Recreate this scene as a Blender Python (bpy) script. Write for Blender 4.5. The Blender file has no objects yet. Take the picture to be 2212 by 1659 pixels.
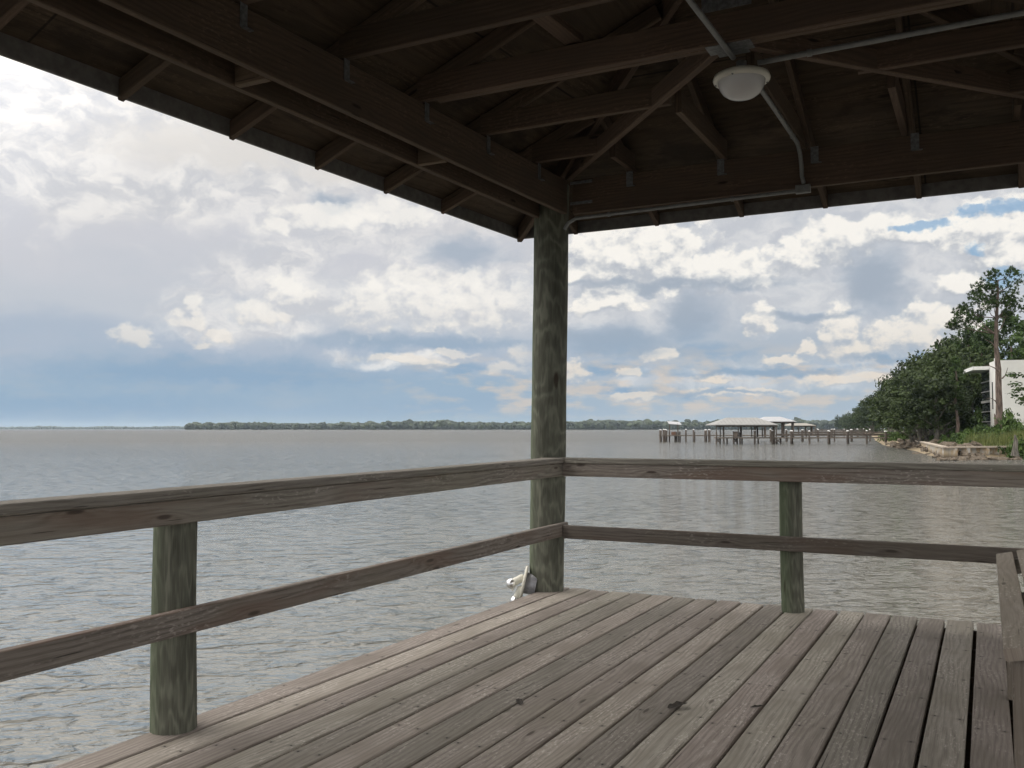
import bpy, bmesh, math, random
import numpy as np
from mathutils import Vector, Matrix, noise
R = math.radians
random.seed(7)
rnd = random.random
def uni(a, b): return a + (b - a) * random.random()

S = bpy.context.scene
COL = S.collection
# ------------------------------------------------------------------ camera frame
EYE = 1.10                      # eye height above the deck (deck top is z = 0)
ZW = -1.30                      # water level
YAW, PITCH, FPX = R(27.15), math.atan(97.5 / 1997), 1997.0
FW = Vector((-math.sin(YAW), math.cos(YAW), 0))
RT = Vector((math.cos(YAW), math.sin(YAW), 0))
def spot(px, k, z=0.0):
    """ground point at bearing px (photo 2212 wide) and distance k"""
    p = FW * k + RT * ((px - 1106) / FPX * k)
    return Vector((p.x, p.y, z))
def zat(py, k): return EYE - (py - 927) / FPX * k

cam = bpy.data.cameras.new('camera')
cam.sensor_width = 36; cam.lens = 36 * FPX / 2212
cam.clip_start = .02; cam.clip_end = 30000
co = bpy.data.objects.new('camera', cam); COL.objects.link(co)
co.location = (0, 0, EYE); co.rotation_euler = (R(90) + PITCH, 0, YAW)
S.camera = co

# ------------------------------------------------------------------ object helpers
def tag(o, label=None, cat=None, group=None, kind=None):
    if label: o['label'] = label
    if cat: o['category'] = cat
    if group: o['group'] = group
    if kind: o['kind'] = kind
    return o
def empty(name, loc=(0, 0, 0), rz=0):
    o = bpy.data.objects.new(name, None); COL.objects.link(o)
    o.location = loc; o.rotation_euler = (0, 0, rz); o.empty_display_size = .1
    return o
def copy_tree(o, parent=None):
    c = o.copy(); COL.objects.link(c); c.parent = parent
    for ch in list(o.children): copy_tree(ch, c)
    return c

class MB:
    """collects shapes, then links them as one mesh object"""
    def __init__(s):
        s.v = []; s.f = []; s.uv = []; s.loc = []; s.tone = []; s.smooth = []
    def face(s, pts, uvs=None, locs=None, tone=1.0, smooth=False):
        b = len(s.v); s.v += [tuple(p) for p in pts]
        s.f.append(tuple(range(b, b + len(pts))))
        s.uv.append(uvs or [(p[0] + p[2] * .37, p[1] + p[2] * .61) for p in pts])
        s.loc.append(locs or [(9, 9)] * len(pts)); s.tone.append(tone); s.smooth.append(smooth)
    def grid(s, rows, uvrows=None, tone=1.0, smooth=True, close=False):
        """shared-vertex quad grid"""
        b = len(s.v); n = len(rows[0])
        for r in rows: s.v += [tuple(p) for p in r]
        for i in range(len(rows) - 1):
            for j in range(n if close else n - 1):
                j2 = (j + 1) % n
                s.f.append((b + i * n + j, b + i * n + j2, b + (i + 1) * n + j2, b + (i + 1) * n + j))
                if uvrows:
                    ju = j + 1
                    s.uv.append([uvrows[i][j], uvrows[i][ju], uvrows[i + 1][ju], uvrows[i + 1][j]])
                else:
                    s.uv.append([(0, 0)] * 4)
                s.loc.append([(9, 9)] * 4); s.tone.append(tone); s.smooth.append(smooth)
    def bar(s, p0, p1, w, h, up=(0, 0, 1), c=.004, seg=1, jit=0.0, tone=None, cut0=None, cut1=None):
        """timber from p0 to p1 (centre line), w across, h along up, chamfered; random grain per bar"""
        p0, p1, up = Vector(p0), Vector(p1), Vector(up)
        d = (p1 - p0); L = d.length; d.normalize()
        x = d.cross(up).normalized(); y = x.cross(d).normalized()
        a, b = w / 2, h / 2
        c = min(c, a * .45, b * .45)
        cs = [(-a + c, b), (a - c, b), (a, b - c), (a, -b + c), (a - c, -b), (-a + c, -b), (-a, -b + c), (-a, b - c)]
        ou, ov = uni(0, 90), uni(0, 30)
        if tone is None: tone = uni(.85, 1.12)
        rings = []
        for i in range(seg + 1):
            t = i / seg; off = Vector((0, 0, 0))
            if jit and 0 < i < seg: off = x * uni(-jit, jit) + y * uni(-jit, jit) * .6
            ring = []
            for (q, r) in cs:
                pt = p0 + d * (L * t) + x * q + y * r + off
                if i == 0 and cut0 is not None: pt = pt + d * (r * cut0)
                if i == seg and cut1 is not None: pt = pt + d * (r * cut1)
                ring.append(pt)
            rings.append(ring)
        for i in range(seg):
            for j in range(8):
                k = (j + 1) % 8
                tx = Vector((cs[k][0] - cs[j][0], cs[k][1] - cs[j][1])).normalized()
                vj, vk = cs[j][0] * tx.x + cs[j][1] * tx.y, cs[k][0] * tx.x + cs[k][1] * tx.y
                u0, u1 = L * i / seg, L * (i + 1) / seg
                fo = ov + (0, 0, 1.7, 1.7, 3.1, 3.1, 4.3, 0)[j]
                top = j in (0, 7)
                s.face([rings[i][j], rings[i + 1][j], rings[i + 1][k], rings[i][k]],
                       [(u0 + ou, vj + fo), (u1 + ou, vj + fo), (u1 + ou, vk + fo), (u0 + ou, vk + fo)],
                       [(u0, vj), (u1, vj), (u1, vk), (u0, vk)] if j == 0 else None, tone)
        for ring, fl in ((rings[0], 0), (rings[-1], 1)):
            pts = ring[::-1] if fl else ring
            q = cs[::-1] if fl else cs
            s.face(pts, [(ou + r * .25, ov + 7 + t * 1.0) for (t, r) in q], None, tone * .9)
        return s
    def box(s, c, sx, sy, sz, ch=.003, tone=None):
        return s.bar((c[0] - sx / 2, c[1], c[2]), (c[0] + sx / 2, c[1], c[2]), sy, sz, c=ch, tone=tone)
    def tube(s, pts, rad, n=10, cap=True, tone=1.0, wob=0.0):
        pts = [Vector(p) for p in pts]
        if not isinstance(rad, (list, tuple)): rad = [rad] * len(pts)
        rows = []; uvr = []; ln = 0; prevx = None
        for i, p in enumerate(pts):
            d = (pts[min(i + 1, len(pts) - 1)] - pts[max(i - 1, 0)]).normalized()
            ref = prevx if prevx else (Vector((1, 0, 0)) if abs(d.x) < .8 else Vector((0, 1, 0)))
            y = d.cross(ref).normalized(); x = y.cross(d).normalized(); prevx = x
            if i: ln += (p - pts[i - 1]).length
            row = []
            for j in range(n):
                a = 2 * math.pi * j / n
                rr = rad[i] * (1 + wob * noise.noise(Vector((p.x * 3 + math.cos(a), p.y * 3 + math.sin(a), p.z * 2.2))))
                row.append(p + (x * math.cos(a) + y * math.sin(a)) * rr)
            rows.append(row); uvr.append([(ln, j / n * 6.283 * max(rad)) for j in range(n + 1)])
        s.grid(rows, uvr, tone, True, True)
        if cap:
            s.face(rows[0][::-1], None, None, tone); s.face(rows[-1], None, None, tone)
        return s
    def lathe(s, prof, origin=(0, 0, 0), axis=(0, 0, 1), n=24, tone=1.0):
        """profile of (radius, height) pairs turned about axis"""
        o = Vector(origin); ax = Vector(axis).normalized()
        ref = Vector((1, 0, 0)) if abs(ax.x) < .8 else Vector((0, 1, 0))
        y = ax.cross(ref).normalized(); x = y.cross(ax).normalized()
        rows = [[o + ax * h + (x * math.cos(6.28318 * j / n) + y * math.sin(6.28318 * j / n)) * max(r, 1e-5) for j in range(n)] for r, h in prof]
        uvr = [[(h, j / n) for j in range(n + 1)] for r, h in prof]
        s.grid(rows, uvr, tone, True, True); return s
    def blob(s, c, r, sub=2, amp=.25, fr=1.5, sq=(1, 1, 1), tone=1.0, seed=0, smooth=False):
        bm = bmesh.new(); bmesh.ops.create_icosphere(bm, subdivisions=sub, radius=1)
        b = len(s.v)
        for v in bm.verts:
            d = v.co.normalized()
            k = 1 + amp * noise.noise(d * fr + Vector((seed * 3.7, seed * 1.3, seed * 7.1)))
            s.v.append((c[0] + d.x * r * k * sq[0], c[1] + d.y * r * k * sq[1], c[2] + d.z * r * k * sq[2]))
        for f in bm.faces:
            s.f.append(tuple(b + v.index for v in f.verts)); s.uv.append([(0, 0)] * 3); s.loc.append([(9, 9)] * 3)
            s.tone.append(tone); s.smooth.append(smooth)
        bm.free(); return s
    def build(s, name, mat, parent=None, loc=None):
        me = bpy.data.meshes.new(name); me.from_pydata(s.v, [], s.f)
        u = me.uv_layers.new(name='uv'); l = me.uv_layers.new(name='loc')
        fu = np.array([x for f in s.uv for p in f for x in p], np.float32)
        fl = np.array([x for f in s.loc for p in f for x in p], np.float32)
        u.data.foreach_set('uv', fu); l.data.foreach_set('uv', fl)
        t = me.attributes.new('tone', 'FLOAT', 'FACE'); t.data.foreach_set('value', np.array(s.tone, np.float32))
        me.polygons.foreach_set('use_smooth', np.array(s.smooth, bool))
        me.materials.append(mat); me.update(); me.validate()
        o = bpy.data.objects.new(name, me); COL.objects.link(o)
        if parent: o.parent = parent
        if loc: o.location = loc
        return o

# ------------------------------------------------------------------ node helpers
class NT:
    def __init__(s, tree): s.t = tree; s.n = tree.nodes; s.l = tree.links
    def put(s, sock, v):
        if isinstance(v, bpy.types.NodeSocket): s.l.new(v, sock)
        elif v is not None:
            if isinstance(v, (tuple, list)) and len(v) == 3 and sock.type == 'RGBA': v = (*v, 1)
            sock.default_value = v
    def m(s, op, a, b=None, c=None, clamp=False):
        n = s.n.new('ShaderNodeMath'); n.operation = op; n.use_clamp = clamp
        for i, x in enumerate((a, b, c)):
            if x is not None: s.put(n.inputs[i], x)
        return n.outputs[0]
    def vm(s, op, a, b=None, sc=None):
        n = s.n.new('ShaderNodeVectorMath'); n.operation = op
        s.put(n.inputs[0], a)
        if b is not None: s.put(n.inputs[1], b)
        if sc is not None: s.put(n.inputs['Scale'], sc)
        return n.outputs['Value'] if op in ('LENGTH', 'DOT_PRODUCT', 'DISTANCE') else n.outputs[0]
    def ss(s, x, a, b, o0=0.0, o1=1.0):
        n = s.n.new('ShaderNodeMapRange'); n.interpolation_type = 'SMOOTHSTEP'
        s.put(n.inputs[0], x)
        for i, v in zip((1, 2, 3, 4), (a, b, o0, o1)): s.put(n.inputs[i], v)
        return n.outputs[0]
    def lin(s, x, a, b, o0=0.0, o1=1.0):
        n = s.n.new('ShaderNodeMapRange'); s.put(n.inputs[0], x)
        for i, v in zip((1, 2, 3, 4), (a, b, o0, o1)): s.put(n.inputs[i], v)
        return n.outputs[0]
    def mix(s, f, a, b, mode='MIX'):
        n = s.n.new('ShaderNodeMix'); n.data_type = 'RGBA'; n.blend_type = mode
        s.put(n.inputs[0], f); s.put(n.inputs[6], a); s.put(n.inputs[7], b)
        return n.outputs[2]
    def noise(s, vec, scale=1, detail=3, rough=.5, dist=0.0, col=False, lac=2.0, dim='3D'):
        n = s.n.new('ShaderNodeTexNoise'); n.noise_dimensions = dim
        s.put(n.inputs['Vector'], vec); s.put(n.inputs['Scale'], scale); s.put(n.inputs['Detail'], detail)
        s.put(n.inputs['Roughness'], rough); s.put(n.inputs['Distortion'], dist); s.put(n.inputs['Lacunarity'], lac)
        return n.outputs['Color' if col else 'Fac']
    def vor(s, vec, scale=1, feat='F1', out='Distance', rand=1.0, smooth=None, dim='3D'):
        n = s.n.new('ShaderNodeTexVoronoi'); n.feature = feat; n.voronoi_dimensions = dim
        s.put(n.inputs['Vector'], vec); s.put(n.inputs['Scale'], scale); s.put(n.inputs['Randomness'], rand)
        if smooth is not None: s.put(n.inputs['Smoothness'], smooth)
        return n.outputs[out]
    def comb(s, x, y, z=0.0):
        n = s.n.new('ShaderNodeCombineXYZ')
        for i, v in enumerate((x, y, z)): s.put(n.inputs[i], v)
        return n.outputs[0]
    def sep(s, v):
        n = s.n.new('ShaderNodeSeparateXYZ'); s.put(n.inputs[0], v); return n.outputs
    def bump(s, h, strength=.5, dist=.01, normal=None):
        n = s.n.new('ShaderNodeBump'); s.put(n.inputs['Height'], h)
        s.put(n.inputs['Strength'], strength); s.put(n.inputs['Distance'], dist)
        if normal is not None: s.put(n.inputs['Normal'], normal)
        return n.outputs[0]

def mat(name):
    m = bpy.data.materials.new(name); m.use_nodes = True
    t = m.node_tree; b = t.nodes['Principled BSDF']
    return m, NT(t), b
def simple(name, col, rough=.6, metal=0.0, var=.12, sc=12, bump=0.0):
    m, N, b = mat(name)
    tc = N.n.new('ShaderNodeTexCoord').outputs['Object']
    n1 = N.noise(tc, sc, 4, .6)
    f = N.ss(n1, .3, .7)
    c = N.mix(f, tuple(x * (1 - var) for x in col), tuple(min(1, x * (1 + var)) for x in col))
    N.put(b.inputs['Base Color'], c); b.inputs['Roughness'].default_value = rough; b.inputs['Metallic'].default_value = metal
    if bump: N.put(b.inputs['Normal'], N.bump(n1, bump, .01))
    return m

def wood(name, light, dark, knot, stain, nails=False, ring=42, fine_amt=.5, rough=.82, contrast=1.0, stain_amt=.6, bumpd=.0025, red=None, kn=.86, joints=False):
    m, N, b = mat(name)
    a = N.n.new('ShaderNodeUVMap'); a.uv_map = 'uv'
    uv = N.sep(a.outputs[0]); u, v = uv[0], uv[1]
    at = N.n.new('ShaderNodeAttribute'); at.attribute_name = 'tone'; tone = at.outputs['Fac']
    slow = N.noise(N.comb(N.m('MULTIPLY', u, .9), N.m('MULTIPLY', v, 5.5)), 1, 3, .5, dim='2D')
    # knots: sparse cells; rings bend round them
    kv = N.comb(N.m('MULTIPLY', u, 2.2), N.m('MULTIPLY', v, 9.0))
    kd = N.vor(kv, 1.0, dim='2D'); kc = N.sep(N.vor(kv, 1.0, out='Color', dim='2D'))[0]
    on = N.m('GREATER_THAN', kc, kn)
    kfall = N.m('MULTIPLY', N.ss(kd, .34, 0.0), on)
    ph = N.m('ADD', N.m('MULTIPLY', v, ring * 6.2), N.m('ADD', N.m('MULTIPLY', slow, 34.0), N.m('MULTIPLY', kfall, 9.0)))
    rings = N.m('MULTIPLY_ADD', N.m('SINE', ph), .5, .5)
    rings = N.m('POWER', rings, 1.5)
    fine = N.noise(N.comb(N.m('MULTIPLY', u, 5.0), N.m('MULTIPLY', v, 230.0)), 1, 5, .65, dim='2D')
    fine2 = N.noise(N.comb(N.m('MULTIPLY', u, 16.0), N.m('MULTIPLY', v, 480.0)), 1, 3, .6, dim='2D')
    blot = N.noise(N.comb(N.m('MULTIPLY', u, 1.7), N.m('MULTIPLY', v, 7.0), 0.0), 1, 5, .62, dim='2D')
    speck = N.noise(N.comb(N.m('MULTIPLY', u, 30.0), N.m('MULTIPLY', v, 90.0), 2.0), 1, 3, .6, dim='2D')
    g = N.m('ADD', N.m('MULTIPLY', rings, .42), N.m('MULTIPLY', N.ss(fine, .25, .75), fine_amt))
    g = N.m('ADD', g, N.m('MULTIPLY', N.m('SUBTRACT', fine2, .5), .5), clamp=True)
    col = N.mix(N.m('MULTIPLY', g, contrast, clamp=True), light, dark)
    col = N.mix(N.m('MULTIPLY', N.ss(blot, .42, .72), stain_amt), col, stain)
    if red: col = N.mix(N.m('MULTIPLY', N.ss(slow, .48, .66), .6), col, red)
    wn = N.n.new('ShaderNodeTexWhiteNoise'); wn.noise_dimensions = '1D'; N.put(wn.inputs['W'], N.m('MULTIPLY', tone, 917.3))
    hue = N.mix(wn.outputs['Value'], (1.035, .99, .975), (.975, 1.005, .945))
    col = N.mix(1.0, col, hue, 'MULTIPLY')
    # pale worn flecks along the grain
    wear = N.m('MULTIPLY', N.ss(speck, .54, .70), N.ss(blot, .54, .36))
    col = N.mix(N.m('MULTIPLY', wear, .6), col, tuple(min(1, x * 1.6) for x in light))
    # cracks (checks)
    cr = N.noise(N.comb(N.m('MULTIPLY', u, 2.4), N.m('MULTIPLY', v, 110.0), 9.0), 1, 2, .5, dim='2D')
    crack = N.ss(cr, .745, .79)
    col = N.mix(N.m('MULTIPLY', crack, .8), col, tuple(x * .25 for x in dark))
    kcore = N.m('MULTIPLY', N.ss(kd, .10, .04), on)
    col = N.mix(N.m('MULTIPLY', kcore, .85), col, knot)
    # weathering that runs across the boards: greenish algae, pale dried patches
    wp = N.n.new('ShaderNodeNewGeometry').outputs['Position']
    al = N.noise(wp, 1.1, 4, .6)
    col = N.mix(N.m('MULTIPLY', N.ss(al, .50, .68), .24), col, tuple(x * y for x, y in zip(stain, (.92, .98, .80))))
    col = N.mix(N.m('MULTIPLY', N.ss(al, .46, .30), .30), col, tuple(min(1, x * 1.12) for x in light))
    h = N.m('SUBTRACT', N.m('MULTIPLY', g, -.6), crack)
    if nails:
        l = N.n.new('ShaderNodeUVMap'); l.uv_map = 'loc'
        q = N.sep(l.outputs[0])
        mu = N.m('SUBTRACT', N.m('MODULO', q[0], .61), .305)
        mv = N.m('SUBTRACT', N.m('ABSOLUTE', q[1]), .043)
        jx = N.m('MULTIPLY', N.m('SUBTRACT', N.noise(N.comb(N.m('MULTIPLY', u, .9), N.m('MULTIPLY', v, 3.0)), 1, 0, dim='2D'), .5), .05)
        d = N.vm('LENGTH', N.comb(N.m('ADD', mu, jx), mv))
        nail = N.ss(d, .0054, .0034)
        halo = N.ss(d, .022, .004)
        col = N.mix(N.m('MULTIPLY', halo, .35), col, tuple(x * .5 for x in dark))
        col = N.mix(nail, col, (.012, .011, .010))
        h = N.m('SUBTRACT', h, nail)
    if joints:
        ju = N.m('ABSOLUTE', N.m('SUBTRACT', N.m('PINGPONG', N.m('ADD', u, .31), 1.22), 0.0))
        jv = N.m('PINGPONG', N.m('ADD', v, .17), .61)
        jn = N.m('MAXIMUM', N.ss(ju, .008, .003), N.ss(jv, .008, .003))
        pan = N.n.new('ShaderNodeTexWhiteNoise'); pan.noise_dimensions = '2D'
        N.put(pan.inputs['Vector'], N.comb(N.m('FLOOR', N.m('DIVIDE', N.m('ADD', u, .31), 2.44)), N.m('FLOOR', N.m('DIVIDE', N.m('ADD', v, .17), 1.22))))
        col = N.mix(N.m('MULTIPLY', pan.outputs['Value'], .35), col, tuple(x * .55 for x in light))
        wet = N.noise(N.comb(N.m('MULTIPLY', u, 1.3), N.m('MULTIPLY', v, 1.9)), 1.2, 5, .65, dim='2D')
        col = N.mix(N.m('MULTIPLY', N.ss(wet, .54, .70), .6), col, tuple(x * .5 for x in dark))
        col = N.mix(N.m('MULTIPLY', jn, .8), col, (.006, .005, .004))
    tn = N.n.new('ShaderNodeHueSaturation'); N.put(tn.inputs['Color'], col); N.put(tn.inputs['Value'], tone)
    N.put(b.inputs['Base Color'], tn.outputs[0])
    N.put(b.inputs['Roughness'], rough); b.inputs['Specular IOR Level'].default_value = .25
    N.put(b.inputs['Normal'], N.bump(h, .8, bumpd))
    return m

M = {}
M['deck'] = wood('weathered_decking', (.365, .33, .30), (.132, .114, .102), (.07, .055, .045), (.215, .19, .165), nails=True, stain_amt=.75, contrast=.85, kn=.93)
M['rail'] = wood('weathered_rail_timber', (.315, .282, .255), (.112, .095, .083), (.055, .04, .032), (.25, .215, .19), stain_amt=.55, red=(.18, .12, .095), contrast=1.05, kn=.70)
M['cap'] = wood('grey_cap_timber', (.30, .28, .25), (.115, .102, .09), (.05, .04, .03), (.24, .22, .195), stain_amt=.5, fine_amt=.62)
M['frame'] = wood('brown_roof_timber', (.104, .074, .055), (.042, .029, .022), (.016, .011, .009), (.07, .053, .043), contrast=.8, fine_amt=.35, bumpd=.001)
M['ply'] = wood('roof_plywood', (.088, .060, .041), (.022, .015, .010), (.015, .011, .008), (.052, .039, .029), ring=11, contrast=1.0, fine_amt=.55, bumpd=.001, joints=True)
M['bench'] = wood('bench_timber', (.33, .29, .25), (.17, .14, .115), (.06, .045, .035), (.24, .205, .17), contrast=.7)
M['fascia'] = simple('painted_fascia', (.12, .115, .11), .6, var=.2, sc=20)
M['roofing'] = simple('grey_roofing', (.22, .22, .22), .7, var=.25, sc=8)
M['galv'] = simple('galvanised_metal', (.15, .155, .16), .5, .4, var=.3, sc=60)
M['conduit'] = simple('grey_conduit', (.17, .175, .175), .5, .1, var=.12, sc=30)

def pole_mat(name, light, dark, green):
    m, N, b = mat(name)
    tc = N.n.new('ShaderNodeTexCoord').outputs['Object']
    p = N.sep(tc)
    ang = N.m('ARCTAN2', p[1], p[0])
    cx, sx = N.m('COSINE', ang), N.m('SINE', ang)
    warp = N.noise(N.comb(N.m('MULTIPLY', cx, .9), N.m('MULTIPLY', sx, .9), N.m('MULTIPLY', p[2], 1.6)), 1.4, 3, .5)
    # flame grain: nested chevrons standing on the pole
    chev = N.m('ADD', N.m('MULTIPLY', p[2], 34.0), N.m('MULTIPLY', warp, 36.0))
    rings = N.m('POWER', N.m('MULTIPLY_ADD', N.m('SINE', chev), .5, .5), 2.2)
    streak = N.noise(N.comb(N.m('MULTIPLY', cx, 9.0), N.m('MULTIPLY', sx, 9.0), N.m('MULTIPLY', p[2], 2.0)), 1.6, 5, .65)
    patch = N.noise(N.comb(N.m('MULTIPLY', cx, 1.4), N.m('MULTIPLY', sx, 1.4), N.m('MULTIPLY', p[2], 1.2)), 1.7, 4, .6)
    side = N.ss(N.m('ADD', N.m('MULTIPLY', cx, -.85), N.m('MULTIPLY', sx, -.25)), -.2, .9)  # left-facing mask: sky light on the pole painted in as brighter green
    fine = N.noise(N.comb(N.m('MULTIPLY', cx, 26.0), N.m('MULTIPLY', sx, 26.0), N.m('MULTIPLY', p[2], 5.0)), 1.6, 4, .65)
    c = N.mix(N.m('ADD', N.m('MULTIPLY', N.ss(streak, .25, .80), .55), N.m('MULTIPLY', N.ss(fine, .3, .7), .45)), dark, light)
    c = N.mix(N.m('MULTIPLY', rings, .65), c, tuple(x * 1.3 for x in light))
    c = N.mix(N.m('MULTIPLY', N.ss(patch, .46, .62), .55), c, tuple(x * .85 for x in dark))
    c = N.mix(N.m('MULTIPLY', side, .62), c, N.mix(N.ss(streak, .35, .65), tuple(x * .6 for x in green), green))
    crack = N.ss(N.noise(N.comb(N.m('MULTIPLY', cx, 22.0), N.m('MULTIPLY', sx, 22.0), N.m('MULTIPLY', p[2], 1.1)), 1.0, 2, .5), .70, .75)
    c = N.mix(N.m('MULTIPLY', crack, .7), c, (.012, .012, .009))
    kd = N.vor(N.comb(N.m('MULTIPLY', cx, 1.3), N.m('MULTIPLY', sx, 1.3), N.m('MULTIPLY', p[2], 2.2)), 1.0)
    c = N.mix(N.m('MULTIPLY', N.ss(kd, .17, .08), .8), c, (.03, .018, .012))
    N.put(b.inputs['Base Color'], c); b.inputs['Roughness'].default_value = .85
    b.inputs['Specular IOR Level'].default_value = .2
    N.put(b.inputs['Normal'], N.bump(N.m('SUBTRACT', streak, crack), .6, .004))
    return m
M['pole'] = pole_mat('treated_round_pole', (.158, .160, .125), (.068, .068, .053), (.130, .178, .098))

# ------------------------------------------------------------------ deck (setting)
deck = MB()
pitch_b = .1476
for i in range(-0, 29):
    x = -2.74 + pitch_b * (i + .5)
    g = uni(.009, .016) * (1 + .5 * max(0, (x + .6)))
    y1 = 5.95 + uni(-.008, .008)
    seams = [-3.2, uni(-1.8, -.3), y1]
    for a, b_ in zip(seams[:-1], seams[1:]):
        deck.bar((x, a + .003, -.019), (x + uni(-.002, .002), b_, -.019 + uni(-.0015, .0015)), pitch_b - g, .038, c=.005, seg=10, jit=.0014, tone=uni(.75, 1.18))
dk = deck.build('deck', M['deck']); tag(dk, kind='structure')
rim = MB()
rim.bar((-2.752, -3.2, -.16), (-2.752, 5.93, -.16), .038, .235, tone=.8)
rim.bar((-2.72, 5.915, -.16), (1.55, 5.915, -.16), .038, .235, tone=.8)
for y in [i * .61 - 3.1 for i in range(15)]: rim.bar((-2.72, y, -.165), (1.55, y, -.165), .038, .235, tone=.6)
rj = rim.build('rim_joist', M['frame'], dk)
piles = MB()
for px in (-2.4, .3):
    for py in (-2.5, .3, 3.0, 5.4): piles.tube([(px, py, -3.2), (px, py, -.29)], .13, 12)
pl = piles.build('support_pile', M['pole'], dk)

def round_post(name, x, y, z0, z1, r0, r1, lean=(0, 0), parent=None, n=28):
    b = MB(); k = 16; pts = []; rr = []
    for i in range(k + 1):
        t = i / k
        pts.append((lean[0] * t + .003 * math.sin(t * 5), lean[1] * t + .003 * math.cos(t * 4), z0 + (z1 - z0) * t))
        rr.append(r0 + (r1 - r0) * t)
    b.tube(pts, rr, n, True, 1, .05)
    return b.build(name, M['pole'], parent, (x, y, 0))

# ------------------------------------------------------------------ railings
lr = empty('railing', (-2.55, 2.5, 0)); tag(lr, 'weathered timber railing along the left deck edge with cap board and short round post', 'railing')
rr_ = empty('railing', (-1.0, 5.72, 0)); tag(rr_, 'weathered timber railing across the far deck edge, in front of the piers', 'railing')
def child(o, par):
    o.parent = par; o.matrix_parent_inverse = Matrix.Translation(-par.location); return o
def zl(y): return .884 + (y - 1.7) * .0058          # the left rail sags a little towards the camera
XI = -2.545
b = MB(); b.bar((-2.588, -1.3, zl(-1.3) - .017), (-2.588, 5.70, zl(5.70) - .017), .125, .034, seg=12, jit=.002, tone=.95)
child(b.build('cap_rail', M['cap']), lr)
b = MB(); b.bar((XI - .019, -1.3, zl(-1.3) - .079), (XI - .019, 5.70, zl(5.70) - .079), .038, .088, seg=12, jit=.0015, tone=1.0)
child(b.build('rail_board', M['rail']), lr)
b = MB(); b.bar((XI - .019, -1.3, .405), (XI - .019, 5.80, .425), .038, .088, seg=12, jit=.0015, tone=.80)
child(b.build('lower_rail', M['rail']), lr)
child(round_post('post', -2.690, 2.51, -.6, zl(2.53) - .036, .085, .077), lr)
child(round_post('post', -2.656, -.6, -.6, zl(-.6) - .036, .080, .072), lr)
b = MB(); b.bar((-2.70, 5.762, .889), (1.45, 5.775, .889), .15, .035, seg=10, jit=.002, tone=.97)
child(b.build('cap_rail', M['cap']), rr_)
b = MB(); b.bar((-2.543, 5.719, .828), (1.45, 5.719, .828), .038, .087, seg=10, jit=.0015, tone=.95)
child(b.build('rail_board', M['rail']), rr_)
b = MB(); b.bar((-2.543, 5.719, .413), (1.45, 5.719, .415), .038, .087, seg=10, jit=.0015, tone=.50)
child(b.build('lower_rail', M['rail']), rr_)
child(round_post('post', -1.07, 5.812, -.6, .870, .070, .066), rr_)
child(round_post('post', 1.42, 5.812, -.6, .870, .070, .066), rr_)

# ------------------------------------------------------------------ pavilion roof
pav = empty('pavilion', (-.98, 2.5, 0)); tag(pav, 'open timber pavilion with dark hip roof on round green corner post', 'pavilion')
def P(o): return child(o, pav)
P(round_post('corner_post', -2.768, 5.800, -3.0, 2.80, .116, .122, (.10, .03)))
P(round_post('corner_post', .745, 5.815, -3.0, 2.80, .126, .123))
P(round_post('corner_post', -2.70, -2.6, -3.0, 2.80, .126, .123))
P(round_post('corner_post', .745, -2.6, -3.0, 2.80, .126, .123))
XL0, XL1 = -2.63, -2.50      # the left beam's inner face runs very slightly out of square
def xl(y): return XL0 + (XL1 - XL0) * (y - 2.1) / 3.7
SL = .415; ZR = 2.83; XC = -.98; XRI = .59; YB = 5.72; YG = 4.0; YE = 6.36; YS = -2.55
def beam(name, p0, p1, w, h, mat_='frame', tone=None, **k):
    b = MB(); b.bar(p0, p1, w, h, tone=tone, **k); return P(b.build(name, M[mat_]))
beam('beam', (xl(-2.9) - .019, -2.9, 2.675), (xl(5.70) - .019, 5.70, 2.675), .038, .23, seg=4)
beam('beam', (xl(-2.9) - .235, -2.9, 2.675), (xl(5.95) - .235, 5.95, 2.675), .038, .23, seg=4)
beam('beam', (-2.47, YB + .019, 2.675), (.63, YB + .019, 2.675), .038, .23, seg=4)
beam('beam', (XRI + .019, -2.9, 2.675), (XRI + .019, 5.70, 2.675), .038, .23, seg=4)
beam('beam', (-2.47, -2.9, 2.675), (.55, -2.9, 2.675), .038, .23)
for y in (4.27, 2.92, 1.5, .1): beam('blocking', (xl(y) - .041, y, 2.672), (xl(y) - .213, y, 2.672), .038, .225, tone=1.5)

def zs(d): return ZR + SL * d        # rafter underside, d metres inside the beam line
trY = [4.0, 3.37, 2.73, 2.09, 1.45, .81, .17, -.47, -1.11]
D_ = .092                             # rafter depth (vertical)
e_l = -3.20
def el_(y): return e_l - .028 * (YE - y)      # the left eave, like its beam, runs slightly out of square
def rafter(p_lo, p_hi, name='rafter', cut=True):
    lo, hi = Vector(p_lo), Vector(p_hi)
    lo.z += D_ / 2; hi.z += D_ / 2
    s = (hi.z - lo.z) / Vector((hi.x - lo.x, hi.y - lo.y)).length
    ca = math.cos(math.atan(s))
    return beam(name, lo, hi, .0335, D_ * ca, cut0=s if cut else None)
er = .59 + (-2.55 - e_l)              # right eave
for y in trY:
    rafter((el_(y), y, zs(el_(y) + 2.55)), (XC - .02, y, zs(XC - .02 + 2.55)))
    rafter((er, y, zs(e_l + 2.55)), (XC + .02, y, zs(XC - .02 + 2.55)))
    x0 = xl(y) - .03
    beam('tie_beam', (x0, y, 2.868), (XRI + .03, y, 2.868), .038, .135)
    if y < 3.9:
        beam('web', (-1.72, y, 2.945), (-1.40, y, zs(1.13)), .030, .085, up=(0, 1, 0))
        beam('web', (-.24, y, 2.945), (-.56, y, zs(1.13)), .030, .085, up=(0, 1, 0))
        beam('web', (XC, y, 2.94), (XC, y, zs(1.5)), .026, .085, up=(0, 1, 0))
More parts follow.
